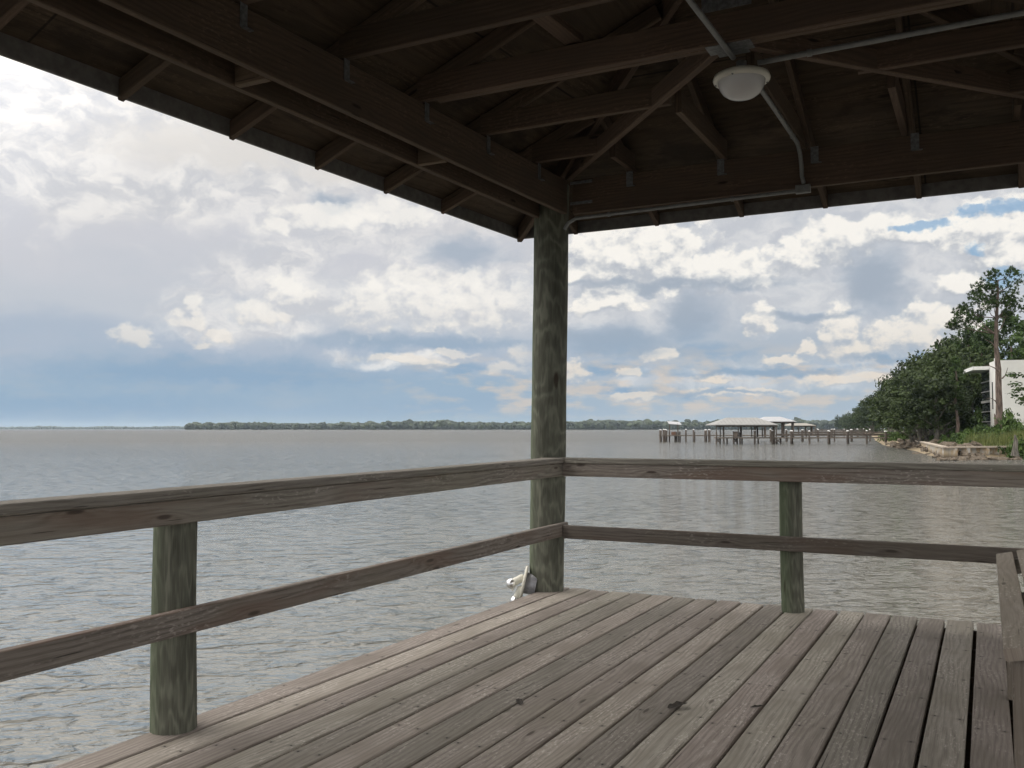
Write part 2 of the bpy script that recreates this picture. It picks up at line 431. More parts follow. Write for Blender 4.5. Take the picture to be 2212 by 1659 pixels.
# second ply of the girder at the hip, a brace lying on it, long stiffener
beam('tie_beam', (-2.5, 4.042, 2.868), (.6, 4.042, 2.868), .038, .135)
beam('brace', (-1.80, 2.90, 2.97), (-1.72, 4.02, 2.965), .09, .038)
# hip end: jack rafters and ties
for y in (4.63, 5.27):
    d = YB - y
    rafter((el_(y), y, zs(el_(y) + 2.55)), (-2.55 + d - .04, y, zs(d - .04)))
    rafter((er, y, zs(e_l + 2.55)), (XRI - d + .04, y, zs(d - .04)))
    beam('tie_beam', (xl(y) - .03, y, 2.862), (-2.50 + d - .03, y, 2.862), .038, .12)
    beam('tie_beam', (.62, y, 2.862), (.55 - d + .03, y, 2.862), .038, .12)
for x in (-2.72, -2.085, -1.475, -.92, -.35, .22, .84):
    d = min(x + 2.55, .59 - x, YB - YG)
    rafter((x, YE, zs(YB - YE)), (x, YB - max(d, 0.02) + .05, zs(max(d, .02) - .05)))
    if d > .2: beam('tie_beam', (x - .035 if x > -1.2 else x + .036, YB + .03, 2.862), (x - .035 if x > -1.2 else x + .036, YB - d + .12, 2.862), .038, .12)
for sx, xe, xb in ((1, e_l, -2.55), (-1, er, .59)):
    lo = Vector((xe, YE, zs(e_l + 2.55) + .045)); hi = Vector((XC, YB - 1.57 + .02, zs(1.57) + .045))
    beam('hip_rafter', lo, hi, .04, .12)
    beam('hip_tie', (xb + sx * .05, YB + .01, 2.85), (XC - sx * .04, YG + .06, 2.85), .042, .10, tone=1.1)
beam('ridge_board', (XC, YS, zs(1.55) + .03), (XC, YB - 1.55, zs(1.55) + .03), .038, .14)
# sheathing: three planes
zt = .098
def sheath(name, pts, du, mat_='ply', th=.014):
    b = MB(); n = (Vector(pts[1]) - Vector(pts[0])).cross(Vector(pts[2]) - Vector(pts[0])).normalized()
    if n.z < 0: n = -n
    def uvp(p): return (Vector(p).dot(Vector(du)), Vector(p).dot(n.cross(Vector(du))))
    lo = [Vector(p) for p in pts]; hi = [p + n * th for p in lo]
    b.face(lo, [uvp(p) for p in lo]); b.face(hi[::-1], [uvp(p) for p in hi[::-1]])
    for i in range(len(lo)):
        j = (i + 1) % len(lo); q = [lo[i], lo[j], hi[j], hi[i]]
        b.face(q, [uvp(p) for p in q])
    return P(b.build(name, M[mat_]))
ze = zs(e_l + 2.55) + zt; zc = zs(1.57) + zt; YR = YB - 1.57
dE = YE - YB; dX = -2.55 - e_l
a_, b_, c_, d_ = (e_l, YE, ze), (er, YE, ze), (XC, YR, zc), (XC, YS - .4, zc)
for nm, mt, up in (('roof_sheathing', 'ply', 0), ('roof_covering', 'roofing', .0165)):
    o = lambda p: (p[0], p[1], p[2] + up)
    th = .014 if nm == 'roof_sheathing' else .02
    sheath(nm, [o(a_), o(c_), o(d_), o((el_(YS - .4), YS - .4, zs(el_(YS - .4) + 2.55) + zt))], (.05, 1, 0), mt, th)
    sheath(nm, [o(b_), o((er, YS - .4, ze)), o(d_), o(c_)], (0, 1, 0), mt, th)
    sheath(nm, [o(a_), o(b_), o(c_)], (1, 0, 0), mt, th)
# fascia boards at the eaves, a little above the rafter tails' tips
fz = zs(e_l + 2.55) + .047; fn = zs(el_(YS) + 2.55) + .047
beam('fascia', (el_(YS) - .008, YS - .4, fn + .024), (e_l - .008, YE + .022, fz + .024), .018, .115, 'fascia', tone=1)
beam('fascia', (e_l - .02, YE + .009, fz + .024), (er + .02, YE + .009, fz + .024), .018, .115, 'fascia', tone=1)
beam('fascia', (er + .009, YS - .4, fz + .024), (er + .009, YE + .0, fz + .024), .018, .115, 'fascia', tone=1)
# galvanised clips
def clip(o, ax):
    b = MB()
    if ax == 'x': b.box((o[0], o[1], o[2] - .04), .003, .04, .10, .0005); b.box((o[0] + .01, o[1] + .012, o[2] - .092), .022, .05, .004, .0005)
    else: b.box((o[0], o[1], o[2] - .04), .045, .003, .10, .0005); b.box((o[0] + .012, o[1] - .01, o[2] - .092), .055, .022, .004, .0005)
    P(b.build('metal_clip', M['galv']))
for y in (2.73, 3.37, 4.02, 4.65, 5.29): clip((xl(y) + .003, y, 2.79), 'x')
for x in (-2.06, -1.455, -.885, -.33): clip((x, YB - .003, 2.79), 'y')
b = MB()
for z in (2.77, 2.63):
    b = MB(); b.box((-2.405, YB - .004, z), .16, .003, .02, .0005)
    P(b.build('corner_strap', M['galv']))
b = MB(); b.box((XC, 4.04, 2.7985), .20, .10, .003, .0005); b.box((XC, 4.105, 2.8), .14, .05, .004, .0005); P(b.build('nail_plate', M['galv']))
b = MB(); b.box((XC, 3.979, 3.03), .22, .002, .16, .0005); P(b.build('gusset_plate', M['galv']))

# ------------------------------------------------------------------ conduit and ceiling light
LX, LY = -.965, 4.19
cd = empty('conduit', (LX, LY, 2.78)); tag(cd, 'grey metal conduit pipes under the roof leading to the ceiling light', 'conduit')
def pipe(pts, r=.0125):
    b = MB(); b.tube(pts, r, 12); return child(b.build('pipe', M['conduit']), cd)
pipe([(-1.0, -1.2, 2.783), (-1.0, 3.5, 2.783), (-.985, 4.12, 2.783)])
pipe([(-.90, 4.235, 2.785), (.2, 4.205, 2.785), (.6, 4.205, 2.785)])
arc = [(-.955, 5.52 + .165 * math.sin(t), 2.785 - .165 + .165 * math.cos(t)) for t in [i * math.pi / 16 for i in range(9)]]
pipe([(-.962, 4.28, 2.785), (-.957, 5.0, 2.787)] + arc + [(-.945, 5.69, 2.575)])
pipe([(-.975, 5.70, 2.538), (-2.44, 5.70, 2.522), (-2.50, 5.715, 2.50), (-2.53, 5.72, 2.46)], .012)
b = MB(); b.box((-.952, 5.70, 2.545), .085, .038, .05, .005); child(b.build('junction_box', M['conduit']), cd)
for p, q in [((x - .008, 5.70, 2.538 - (-.975 - x) * .011), (x + .008, 5.70, 2.538 - (-.975 - x) * .011)) for x in (-1.38, -2.2)] + [((-.68, 4.229, 2.785), (-.66, 4.2285, 2.785)), ((-.957, 5.40, 2.787), (-.957, 5.42, 2.787))]:
    b = MB(); b.tube([p, q], .0162, 12); child(b.build('coupling', M['conduit']), cd)

M['lamp_white'] = simple('lamp_white_plastic', (.55, .54, .48), .4, var=.05)
m, N, bs = mat('lamp_glass'); bs.inputs['Base Color'].default_value = (.50, .50, .51, 1); bs.inputs['Roughness'].default_value = .18
M['lamp_glass'] = m
cl = empty('ceiling_light', (LX, LY, 2.70)); tag(cl, 'round white dome ceiling light hanging under the dark roof', 'ceiling light')
b = MB(); b.lathe([(0, .085), (.024, .085), (.024, .03), (.0, .03)], (0, 0, 0), n=20); b.build('mount', M['conduit'], cl)
b = MB(); b.lathe([(0, .032), (.10, .030), (.124, .018), (.129, .004), (.126, -.006), (.112, -.010), (.104, -.006)], n=40); b.build('rim', M['lamp_white'], cl)
b = MB(); b.lathe([(.107, -.004), (.105, -.018), (.098, -.040), (.084, -.061), (.062, -.077), (.034, -.087), (0.0, -.090)], n=40); b.build('dome', M['lamp_glass'], cl)
for a in (.5, 1.8, 3.2, 4.6):
    b = MB(); b.lathe([(0, -.013), (.004, -.012), (.005, -.007)], (.118 * math.cos(a), .118 * math.sin(a), 0), n=8); b.build('screw', M['galv'], cl)

# ------------------------------------------------------------------ flood light beside the corner post
M['silver'] = simple('silver_bulb', (.75, .74, .73), .30, 1.0, var=.05)
M['box_grey'] = simple('grey_cast_metal', (.33, .33, .35), .45, .3, var=.2, sc=40)
M['cream'] = simple('cream_paint', (.62, .60, .52), .45, var=.08)
fl = empty('flood_light', (-2.824, 5.706, .052)); tag(fl, 'cream twin flood light with silver bulb fixed beside the corner post foot', 'flood light')
def vv(r, f, u): return RT * r + FW * f + Vector((0, 0, u))
ax = vv(-.95, .06, .21).normalized()
b = MB(); b.lathe([(0, .0), (.110, .0), (.115, .004), (.115, .014), (.109, .019), (0, .021)], axis=ax, n=32); b.build('mounting_plate', M['cream'], fl)
b = MB(); b.lathe([(.0, -.075), (.066, -.075), (.070, -.068), (.070, -.001), (0, -.001)], axis=ax, n=24); b.build('junction_box', M['box_grey'], fl)
def holder(o, d, name='lamp_holder'):
    b = MB(); d = Vector(d).normalized(); o = Vector(o)
    b.lathe([(0, -.008), (.018, -.006), (.024, .004), (.027, .02), (.0255, .045), (.027, .065), (.026, .072), (0, .07)], o, d, 24)
    return b.build(name, M['cream'], fl), o, d
def bulb(h, o, d):
    b = MB(); b.lathe([(.0, .06), (.022, .066), (.031, .078), (.0345, .095), (.032, .112), (.021, .124), (.0, .129)], o, d, 28); b.build('bulb', M['silver'], h)
h1, o1, d1 = holder(vv(-.012, -.01, .040), vv(-.88, -.12, -.42)); bulb(h1, o1, d1)
b = MB(); p = o1 + d1 * .078 + vv(.0, -.018, -.022); b.tube([p, p + vv(-.008, -.004, -.030)], [.004, .008], 10); b.build('wing_screw', M['cream'], h1)
h2, o2, d2 = holder(vv(-.026, -.02, -.030), vv(-.42, -.05, -.86)); bulb(h2, o2, d2)

# ------------------------------------------------------------------ bench at the right edge
bn = empty('bench', (.35, 4.3, 0)); tag(bn, 'weathered slatted wooden bench at the right edge of the deck', 'bench')
for k in range(4):
    x = .070 + k * .094; b = MB()
    b.bar((x, 3.14, .437 + k * .024), (x, 5.50, .437 + k * .024), .078, .038, up=(-.22, 0, 1), seg=6, jit=.001, tone=1.05)
    child(b.build('slat', M['bench']), bn)
for y in (3.22, 4.34, 5.46):
    b = MB(); b.bar((.082, y, .0), (.082, y, .405), .038, .06, up=(1, 0, 0), tone=.62); child(b.build('leg', M['bench']), bn)
    b = MB(); b.bar((.45, y, .0), (.45, y, .50), .038, .07, up=(1, 0, 0), tone=.62); child(b.build('leg', M['bench']), bn)
    b = MB(); b.bar((.06, y + .04, .375), (.48, y + .04, .47), .036, .075, tone=.7); child(b.build('crossbar', M['bench']), bn)

# ------------------------------------------------------------------ dead leaves on the boards
M['leaf_dead'] = simple('dead_leaf', (.035, .028, .022), .8, var=.4, sc=80)
for (x, y, s_, a, lb) in ((-1.11, 3.60, .058, .9, 'large curled black dead leaf lying on the middle of the deck'), (-1.69, 3.36, .036, 2.2, 'small upright black leaf scrap lying on the deck, left of the larger leaf'),
                      (-.83, 3.73, .032, .2, 'small flat dark leaf scrap lying on the deck, right of the larger leaf')):
    b = MB(); rows = []
    for i in range(9):
        t = i / 8; w = s_ * .40 * math.sin(math.pi * (t * .94 + .05)) ** .8 * (1 + .22 * math.sin(14 * t + s_ * 90))
        rows.append([(t * s_ * 1.6 - s_ * .8, j * w * .5, .003 + abs(j) * w * .22 + .010 * t * t) for j in (-2, -1, 0, 1, 2)])
    b.grid(rows); o = b.build('dead_leaf', M['leaf_dead'], None, (x, y, .001)); o.rotation_euler = (0, 0, a)
    tag(o, lb, 'leaf')

exec_marker = 1
# ------------------------------------------------------------------ water
m, N, bs = mat('bay_water')
pos = N.n.new('ShaderNodeNewGeometry').outputs['Position']
dist = N.vm('LENGTH', pos)
rot = N.n.new('ShaderNodeMapping'); rot.inputs['Rotation'].default_value = (0, 0, -YAW - .12); N.put(rot.inputs['Vector'], pos)
q = N.sep(rot.outputs[0])
def wv_(a, b, sd, det, dst): return N.noise(N.comb(N.m('MULTIPLY', q[0], a), N.m('MULTIPLY', q[1], b), 0.0), 1, det, .5, dst, dim='2D') if not sd else N.noise(N.vm('ADD', N.comb(N.m('MULTIPLY', q[0], a), N.m('MULTIPLY', q[1], b), 0.0), (sd, sd * 1.7, 0)), 1, det, .5, dst, dim='2D')
big = wv_(.30, .70, 0, 2, .3)
swl = wv_(1.7, 3.2, 13.0, 3, .25)          # metre waves: their steep faces are the dark dashes of the middle distance
w1 = wv_(4.6, 8.2, 29.0, 3, .3)           # hand-wide wavelets
w2 = wv_(6.0, 12.0, 47.0, 3, .5)          # fine ripple
patchy = wv_(.05, .12, 3.0, 3, 0)
gust = N.lin(patchy, .3, .7, .65, 1.25)
h = N.m('ADD', N.m('MULTIPLY', big, .22), N.m('MULTIPLY', w2, N.lin(dist, 4, 120, .036, .16)))
h = N.m('ADD', h, N.m('MULTIPLY', N.ss(w1, .50, .82), N.m('MULTIPLY', gust, .055)))
h = N.m('ADD', h, N.m('MULTIPLY', N.ss(swl, .48, .80), N.m('MULTIPLY', gust, N.lin(dist, 5, 200, .085, 2.0))))
N.put(bs.inputs['Normal'], N.bump(h, 1.0, 1.0)); [n for n in N.n if n.bl_idname == 'ShaderNodeBump'][0].inputs['Filter Width'].default_value = .003
bs.inputs['Base Color'].default_value = (.165, .161, .143, 1)
bs.inputs['IOR'].default_value = 1.33
N.put(bs.inputs['Roughness'], N.lin(dist, 12, 200, .04, .26))
M['water'] = m
b = MB(); W = 9000.0
b.face([(-W, -W, ZW), (W, -W, ZW), (W, W, ZW), (-W, W, ZW)])
tag(b.build('water', M['water']), kind='structure')

# ------------------------------------------------------------------ shore land
shore = [spot(2700, 66), spot(2300, 74), spot(2190, 75.5), spot(2120, 74), spot(2045, 70), spot(2015, 78), spot(1975, 100), spot(1945, 115), spot(1905, 139), spot(1888, 190),
         spot(1884, 260), spot(1876, 420), spot(1850, 700), spot(1815, 900), spot(1830, 1050)]
shore = [(p.x, p.y) for p in shore]
poly = shore + [(500, 1100), (500, 40), (60, 40)]
def sdist(x, y):
    ins = False; n = len(poly)
    for i in range(n):
        x1, y1 = poly[i]; x2, y2 = poly[(i + 1) % n]
        if (y1 > y) != (y2 > y) and x < (x2 - x1) * (y - y1) / (y2 - y1) + x1: ins = not ins
    dm = 1e9
    for (x1, y1), (x2, y2) in zip(shore[:-1], shore[1:]):
        dx, dy = x2 - x1, y2 - y1
        t = max(0, min(1, ((x - x1) * dx + (y - y1) * dy) / (dx * dx + dy * dy)))
        dm = min(dm, math.hypot(x - x1 - t * dx, y - y1 - t * dy))
    return dm if ins else -dm
prof = [(-6, -3.0), (0, -1.36), (1.2, -.98), (2.6, -.52), (4.6, -.34), (8, .10), (12, .60), (18, 1.0), (30, 1.3), (60, 1.7), (400, 2.4)]
def gz(x, y, d=None):
    d = sdist(x, y) if d is None else d
    for (a, za), (c, zc_) in zip(prof[:-1], prof[1:]):
        if d <= c: return za + (zc_ - za) * max(0, (d - a)) / (c - a)
    return prof[-1][1]
ys = [55 + i * 1.6 for i in range(80)] + [183 + i * 9 for i in range(95)]
rows = []
for y in ys:
    # x start follows the shoreline so that the strip is fine where it matters
    xs0 = -20 - max(0, (y - 180)) * .17 if y > 100 else -12
    rows.append([(x, y, gz(x, y) + .10 * noise.noise(Vector((x * .4, y * .4, 0)))) for x in [xs0 + (i ** 1.55) * .42 for i in range(56)]])
b = MB(); b.grid(rows)
m, N, bs = mat('shore_soil')
pos = N.n.new('ShaderNodeNewGeometry').outputs['Position']
n1 = N.noise(pos, .7, 4, .6); n2 = N.noise(pos, 4.0, 3, .6)
z = N.sep(pos)[2]
c = N.mix(N.ss(n1, .35, .65), (.055, .085, .022), (.11, .12, .045))
c = N.mix(N.ss(N.m('ADD', z, N.m('MULTIPLY', N.m('SUBTRACT', n2, .5), .6)), -.40, -.66), c, (.24, .19, .12))
N.put(bs.inputs['Base Color'], c); bs.inputs['Roughness'].default_value = .95
tag(b.build('shore_ground', m), kind='structure')

# far land under the tree lines
b = MB()
M['sand'] = simple('pale_shore', (.09, .088, .07), .9, sc=.05)
def landstrip(px0, px1, k0, k1):
    n = 60; rws = []
    for i in range(n + 1):
        px = px0 + (px1 - px0) * i / n
        rws.append([spot(px, k0 + 14 * noise.noise(Vector((i * .4, 0, 0))), ZW - .3), spot(px, k0 + 25, ZW + 1.1), spot(px, k1, ZW + 2.5)])
    b.grid(rws)
landstrip(402, 1875, 2000, 2500); landstrip(-250, 520, 5200, 5700)
tag(b.build('far_shore', M['sand']), kind='structure')
# ------------------------------------------------------------------ foliage
def leaf_mat(name, dark, light, trans=.25):
    m, N, bs = mat(name)
    at = N.n.new('ShaderNodeAttribute'); at.attribute_name = 'tone'
    oi = N.n.new('ShaderNodeObjectInfo')
    c = N.mix(N.ss(N.m('ADD', at.outputs['Fac'], N.m('MULTIPLY', N.m('SUBTRACT', oi.outputs['Random'], .5), .5)), 0.0, 1.0), dark, light)
    N.put(bs.inputs['Base Color'], c); bs.inputs['Roughness'].default_value = .65; bs.inputs['Specular IOR Level'].default_value = .25
    tr = N.n.new('ShaderNodeBsdfTranslucent'); N.put(tr.inputs['Color'], c)
    mx = N.n.new('ShaderNodeMixShader'); mx.inputs[0].default_value = trans
    N.l.new(bs.outputs[0], mx.inputs[1]); N.l.new(tr.outputs[0], mx.inputs[2])
    N.l.new(mx.outputs[0], N.n['Material Output'].inputs[0]); return m
M['oak_leaf'] = leaf_mat('oak_foliage', (.016, .027, .009), (.056, .082, .026))
M['pine_leaf'] = leaf_mat('pine_foliage', (.020, .040, .011), (.068, .115, .028))
M['bush_leaf'] = leaf_mat('bush_foliage', (.035, .065, .016), (.10, .16, .04))
M['dark_leaf'] = leaf_mat('dark_shrub_foliage', (.02, .03, .014), (.055, .075, .032))
M['grass_blade'] = leaf_mat('marsh_grass', (.07, .09, .025), (.19, .21, .075), .3)
def bark(name, c1, c2):
    m, N, bs = mat(name)
    tc = N.sep(N.n.new('ShaderNodeTexCoord').outputs['Object'])
    n1 = N.noise(N.comb(N.m('MULTIPLY', tc[0], 9.0), N.m('MULTIPLY', tc[1], 9.0), N.m('MULTIPLY', tc[2], 1.6)), 1, 5, .65)
    N.put(bs.inputs['Base Color'], N.mix(N.ss(n1, .35, .65), c1, c2)); bs.inputs['Roughness'].default_value = .95
    N.put(bs.inputs['Normal'], N.bump(n1, .7, .06)); return m
M['pine_bark'] = bark('pine_bark', (.07, .05, .04), (.20, .15, .125))
M['oak_bark'] = bark('oak_bark', (.06, .055, .045), (.17, .155, .13))

def leaf(b, c, s, nrm, tone, asp=.55):
    n = nrm.normalized(); t = n.cross(Vector((rnd() - .5, rnd() - .5, rnd() - .5))).normalized(); q = n.cross(t)
    b.face([c - t * s, c + q * s * asp, c + t * s, c - q * s * asp], [(0, 0)] * 4, None, tone)
def rv():
    while 1:
        v = Vector((uni(-1, 1), uni(-1, 1), uni(-1, 1)))
        if .05 < v.length < 1: return v
def clump(b, c, r, n, size, tone, sq=.8):
    for i in range(n):
        d = rv().normalized(); rad = r * (rnd() ** .45)
        p = c + Vector((d.x, d.y, d.z * sq)) * rad
        leaf(b, p, size * uni(.7, 1.3), d + Vector((0, 0, .5)) + rv() * .9, tone + uni(-.22, .22))
def crown(seed, kind):
    random.seed(seed); b = MB()
    if kind == 'oak':
        for i in range(120):
            d = rv().normalized()
            if d.z < -.75: d.z *= -.5
            rad = uni(.45, .98) * (1 + .22 * noise.noise(d * 1.7 + Vector((seed, 0, 0))))
            clump(b, Vector((d.x * rad, d.y * rad, d.z * rad * .8)), uni(.15, .26), 34, .050, uni(.1, .9), .75)
    elif kind == 'pine':
        for i in range(62):
            t = rnd(); a = uni(0, 6.28); w = math.sin(math.pi * (t * .8 + .16)) * uni(.3, .72)
            clump(b, Vector((math.cos(a) * w, math.sin(a) * w, t * 1.9 - .7)), uni(.13, .22), 36, .045, uni(.15, .85), .65)
    else:
        for i in range(30):
            d = rv().normalized(); d.z = abs(d.z)
            rad = uni(.4, .95)
            clump(b, Vector((d.x * rad, d.y * rad, d.z * rad * .8)), uni(.2, .32), 26, .085, uni(.1, .9), .8)
    return b
_lib = {}
def crown_mesh(kind, i):
    k = (kind, i)
    if k not in _lib:
        o = crown(hash(kind) % 7 * 0 + {'oak': 10, 'pine': 40, 'bush': 70}[kind] + i, kind).build('crown', M[kind + '_leaf'])
        _lib[k] = o.data; bpy.data.objects.remove(o)
    return _lib[k]
def add_crown(name, parent, kind, i, loc, sc, rz, mt=None):
    me = crown_mesh(kind, i)
    o = bpy.data.objects.new(name, me); COL.objects.link(o); o.parent = parent
    o.location = loc; o.scale = sc; o.rotation_euler = (0, 0, rz)
    if mt:
        o.material_slots[0].link = 'OBJECT'; o.material_slots[0].material = M[mt]
    return o
def tree(kind, px, k, top, w, label, group=None, base=None, lean=0, bare=.25, low=None):
    """px, k: bearing and distance; top: photo row of the crown top, w crown width in metres"""
    lim = px + 36 if px < 1964 else px
    while 124 < k < 330 and px < lim:
        p = spot(px, k)
        if sdist(p.x, p.y) > 8.5: break
        px += 2.0; top -= 1.3
    p = spot(px, k); z0 = gz(p.x, p.y) - .1 if base is None else base
    H = zat(top, k) - z0
    t = empty('oak_tree' if kind == 'oak' else 'pine_tree', (p.x, p.y, z0)); tag(t, label, 'tree', group)
    b = MB(); r = .018 * H + .12 if kind == 'oak' else .012 * H + .08
    lx = lean; n = 8
    pts = [(lx * (i / n) ** 1.5 * 2 + .12 * math.sin(i * 1.3 + px), .1 * math.cos(i * 1.7), H * .82 * i / n) for i in range(n + 1)]
    b.tube(pts, [r * 1.7] + [r * (1.1 - .8 * i / n) for i in range(1, n + 1)], 9, False, 1, .2)
    hz = H * bare
    for j in range(7 if kind == 'oak' else 5):
        a = uni(0, 6.28); s0 = uni(bare, .65); q = Vector(pts[int(s0 * n)]); L = w * uni(.28, .45)
        b.tube([q, q + Vector((math.cos(a) * L * .5, math.sin(a) * L * .5, L * .3)), q + Vector((math.cos(a) * L, math.sin(a) * L, L * .55))], [r * .4, r * .25, r * .08], 6, False)
    b.build('trunk', M['oak_bark' if kind == 'oak' else 'pine_bark'], t)
    if kind == 'oak':
        ch = H - hz
        add_crown('crown', t, 'oak', int(px * 7 + k) % 4, (pts[-1][0] * .8, 0, hz + ch * .52), (w / 1.8, w / 1.8, ch * .60), px * .7)
    else:
        ch = H - hz
        add_crown('crown', t, 'pine', int(px * 3 + k) % 3, (pts[-1][0] * .9, 0, hz + ch * .37), (w / 1.5, w / 1.5, ch / 2.0), px * .9)
    return t

random.seed(21)
G_ = 'trees of the dark shore woods'
OAKL = 'dark spreading oak in the shore woods left of the white house'
PINL = 'dark green pine standing in the shore woods behind the oaks'
# named trees along the near shore (photo column, distance, photo row of the top, width)
tree('oak', 1968, 118, 836, 9, 'spreading oak with pale thick trunk nearest the start of the piers', None, bare=.2, lean=-.4)
tree('oak', 2022, 106, 806, 7.4, 'low dark oak with pale grey trunk behind the grass bank', None, bare=.22)
tree('pine', 2066, 104, 768, 2.8, 'slender pine with thin bare trunk left of the white house', None, bare=.5)
for a in ((1985, 150, 768, 9), (2005, 140, 752, 10), (2010, 118, 790, 9), (2045, 125, 740, 9), (1945, 165, 795, 10), (1930, 190, 812, 11), (1955, 150, 822, 9),
          (1918, 215, 832, 11), (1900, 240, 848, 12), (1985, 108, 850, 7), (2000, 112, 838, 8), (2080, 122, 752, 9), (2100, 120, 735, 9), (2030, 116, 800, 8), (1938, 128, 858, 7),
          (1890, 275, 858, 12), (1884, 300, 866, 11), (2120, 130, 722, 10), (2055, 140, 732, 9)):
    tree('oak', *a, OAKL, G_, bare=.10)
for a in ((2095, 128, 702, 6), (2075, 132, 712, 6), (2048, 142, 728, 6), (2125, 122, 712, 6.5), (2030, 150, 742, 6), (2140, 128, 690, 7), (2110, 135, 716, 6)):
    tree('pine', *a, PINL, G_, bare=.25)
tree('pine', 2186, 122, 678, 9, 'broad dark pine rising behind the white house roof', None, bare=.25)
tree('pine', 2222, 116, 690, 8, 'dark pine at the right edge above the white house', None, bare=.3)
for i in range(26):                          # the shore goes on, trees smaller and smaller
    k = 310 + i * 22 + uni(-8, 8); px = 1893 - (i / 26) ** .9 * 75 + uni(-6, 8) + (22 if i % 3 == 0 else 0)
    tree('oak' if i % 4 else 'pine', px, k, 927 - (13.5 + uni(-2, 2.5) - EYE - 1.0) / k * FPX, uni(11, 15), 'distant shore tree in the row receding behind the piers', 'distant shore trees', bare=.06)
for a in ((2255, 124, 712, 9), (2290, 118, 720, 9), (2330, 126, 705, 10), (2375, 120, 718, 10), (2425, 128, 700, 10), (2480, 120, 725, 10), (2540, 126, 712, 11), (2610, 118, 730, 11)):
    tree('oak', *a, 'oak in the woods right of the white house', 'trees right of the house', bare=.12)
# branch of a near pine entering at the right edge, in front of the house
nt = tree('pine', 2262, 84, 742, 6.5, 'near pine whose low branches reach in front of the house wall', None, bare=.33)

# ---- the tall pine
K0 = 95.0; c4 = .29347 / FPX * K0
pp = spot(2157, K0); gp = gz(pp.x, pp.y)
tp = empty('pine_tree', (pp.x, pp.y, 0)); tag(tp, 'tall pine with rounded open crown and bare reddish trunk before the white house', 'tree')
def c4p(cx, cy, dep=0): v = RT * ((cx - 1140) * c4) + FW * dep; return Vector((v.x, v.y, EYE + (1301 - cy) * c4))
b = MB()
tr = [(1142, 1330), (1142, 1250), (1146, 1120), (1143, 1000), (1146, 860), (1134, 700), (1136, 600), (1142, 480), (1150, 380), (1158, 290), (1160, 200)]
tw = [34, 26, 23, 22, 20, 15, 14, 12, 10, 7, 3]
b.tube([c4p(x, y) for x, y in tr], [w * c4 for w in tw], 12, False, 1, .12)
random.seed(5)
cl_ = [(1150, 190, 95), (1075, 215, 75), (1225, 215, 80), (1000, 265, 65), (1285, 270, 65), (965, 330, 60), (1110, 275, 70), (1195, 285, 75), (1040, 320, 70), (1255, 345, 70), (1300, 350, 50),
       (945, 395, 52), (1015, 400, 62), (1095, 375, 50), (1195, 385, 55), (1270, 415, 60), (985, 455, 62), (1045, 465, 48), (870, 430, 50), (840, 480, 52), (835, 530, 42), (880, 520, 55), (930, 500, 50), (1240, 450, 45), (1190, 450, 35), (1090, 160, 40), (1215, 150, 45), (1160, 330, 45)]
fo = MB()
for (x, y, r) in cl_:
    dep = uni(-1.6, 1.6); c = c4p(x, y, dep); r *= c4
    j = min(range(5, 11), key=lambda i: abs(tr[i][1] - (y + 90)))
    s0 = c4p(*tr[j]); mid = s0.lerp(c, .5) + Vector((0, 0, -.25 + uni(-.2, .2)))
    b.tube([s0, mid, c], [.06, .04, .015], 6, False)
    for q in range(40):
        d = rv(); o_ = c + Vector((d.x, d.y, d.z * .75)) * r * 1.12
        tn = uni(.1, .95)
        for e in range(18):
            dd = (rv() + Vector((0, 0, .35))).normalized(); L = uni(.17, .31)
            w_ = dd.cross(rv()).normalized() * .038
            fo.face([o_ - w_, o_ + dd * L, o_ + w_], [(0, 0)] * 3, None, tn + uni(-.15, .15))
for pts, r in (([(1140, 880), (1105, 850), (1060, 832), (1030, 838)], .07), ([(1160, 930), (1185, 905), (1205, 848)], .08), ([(1128, 1130), (1105, 1092), (1070, 1072), (1040, 1082)], .07), ([(1130, 720), (1090, 665), (1040, 640)], .06)):
    b.tube([c4p(x, y, -.3) for x, y in pts], [r * (1 - .75 * i / (len(pts) - 1)) for i in range(len(pts))], 7, False)
b.build('trunk', M['pine_bark'], tp); fo.build('crown', M['pine_leaf'], tp)
sn = empty('dead_snag', tuple(spot(2150.5, 93.5, 0))); tag(sn, 'short broken reddish snag leaning at the foot of the tall pine', 'snag')
b = MB(); b.tube([(0, 0, gp - .1), (.08, 0, gp + 1.0), (.0, .1, gp + 1.9), (-.12, .1, gp + 2.6)], [.30, .22, .17, .03], 9, True, 1, .35); b.build('trunk', M['pine_bark'], sn)

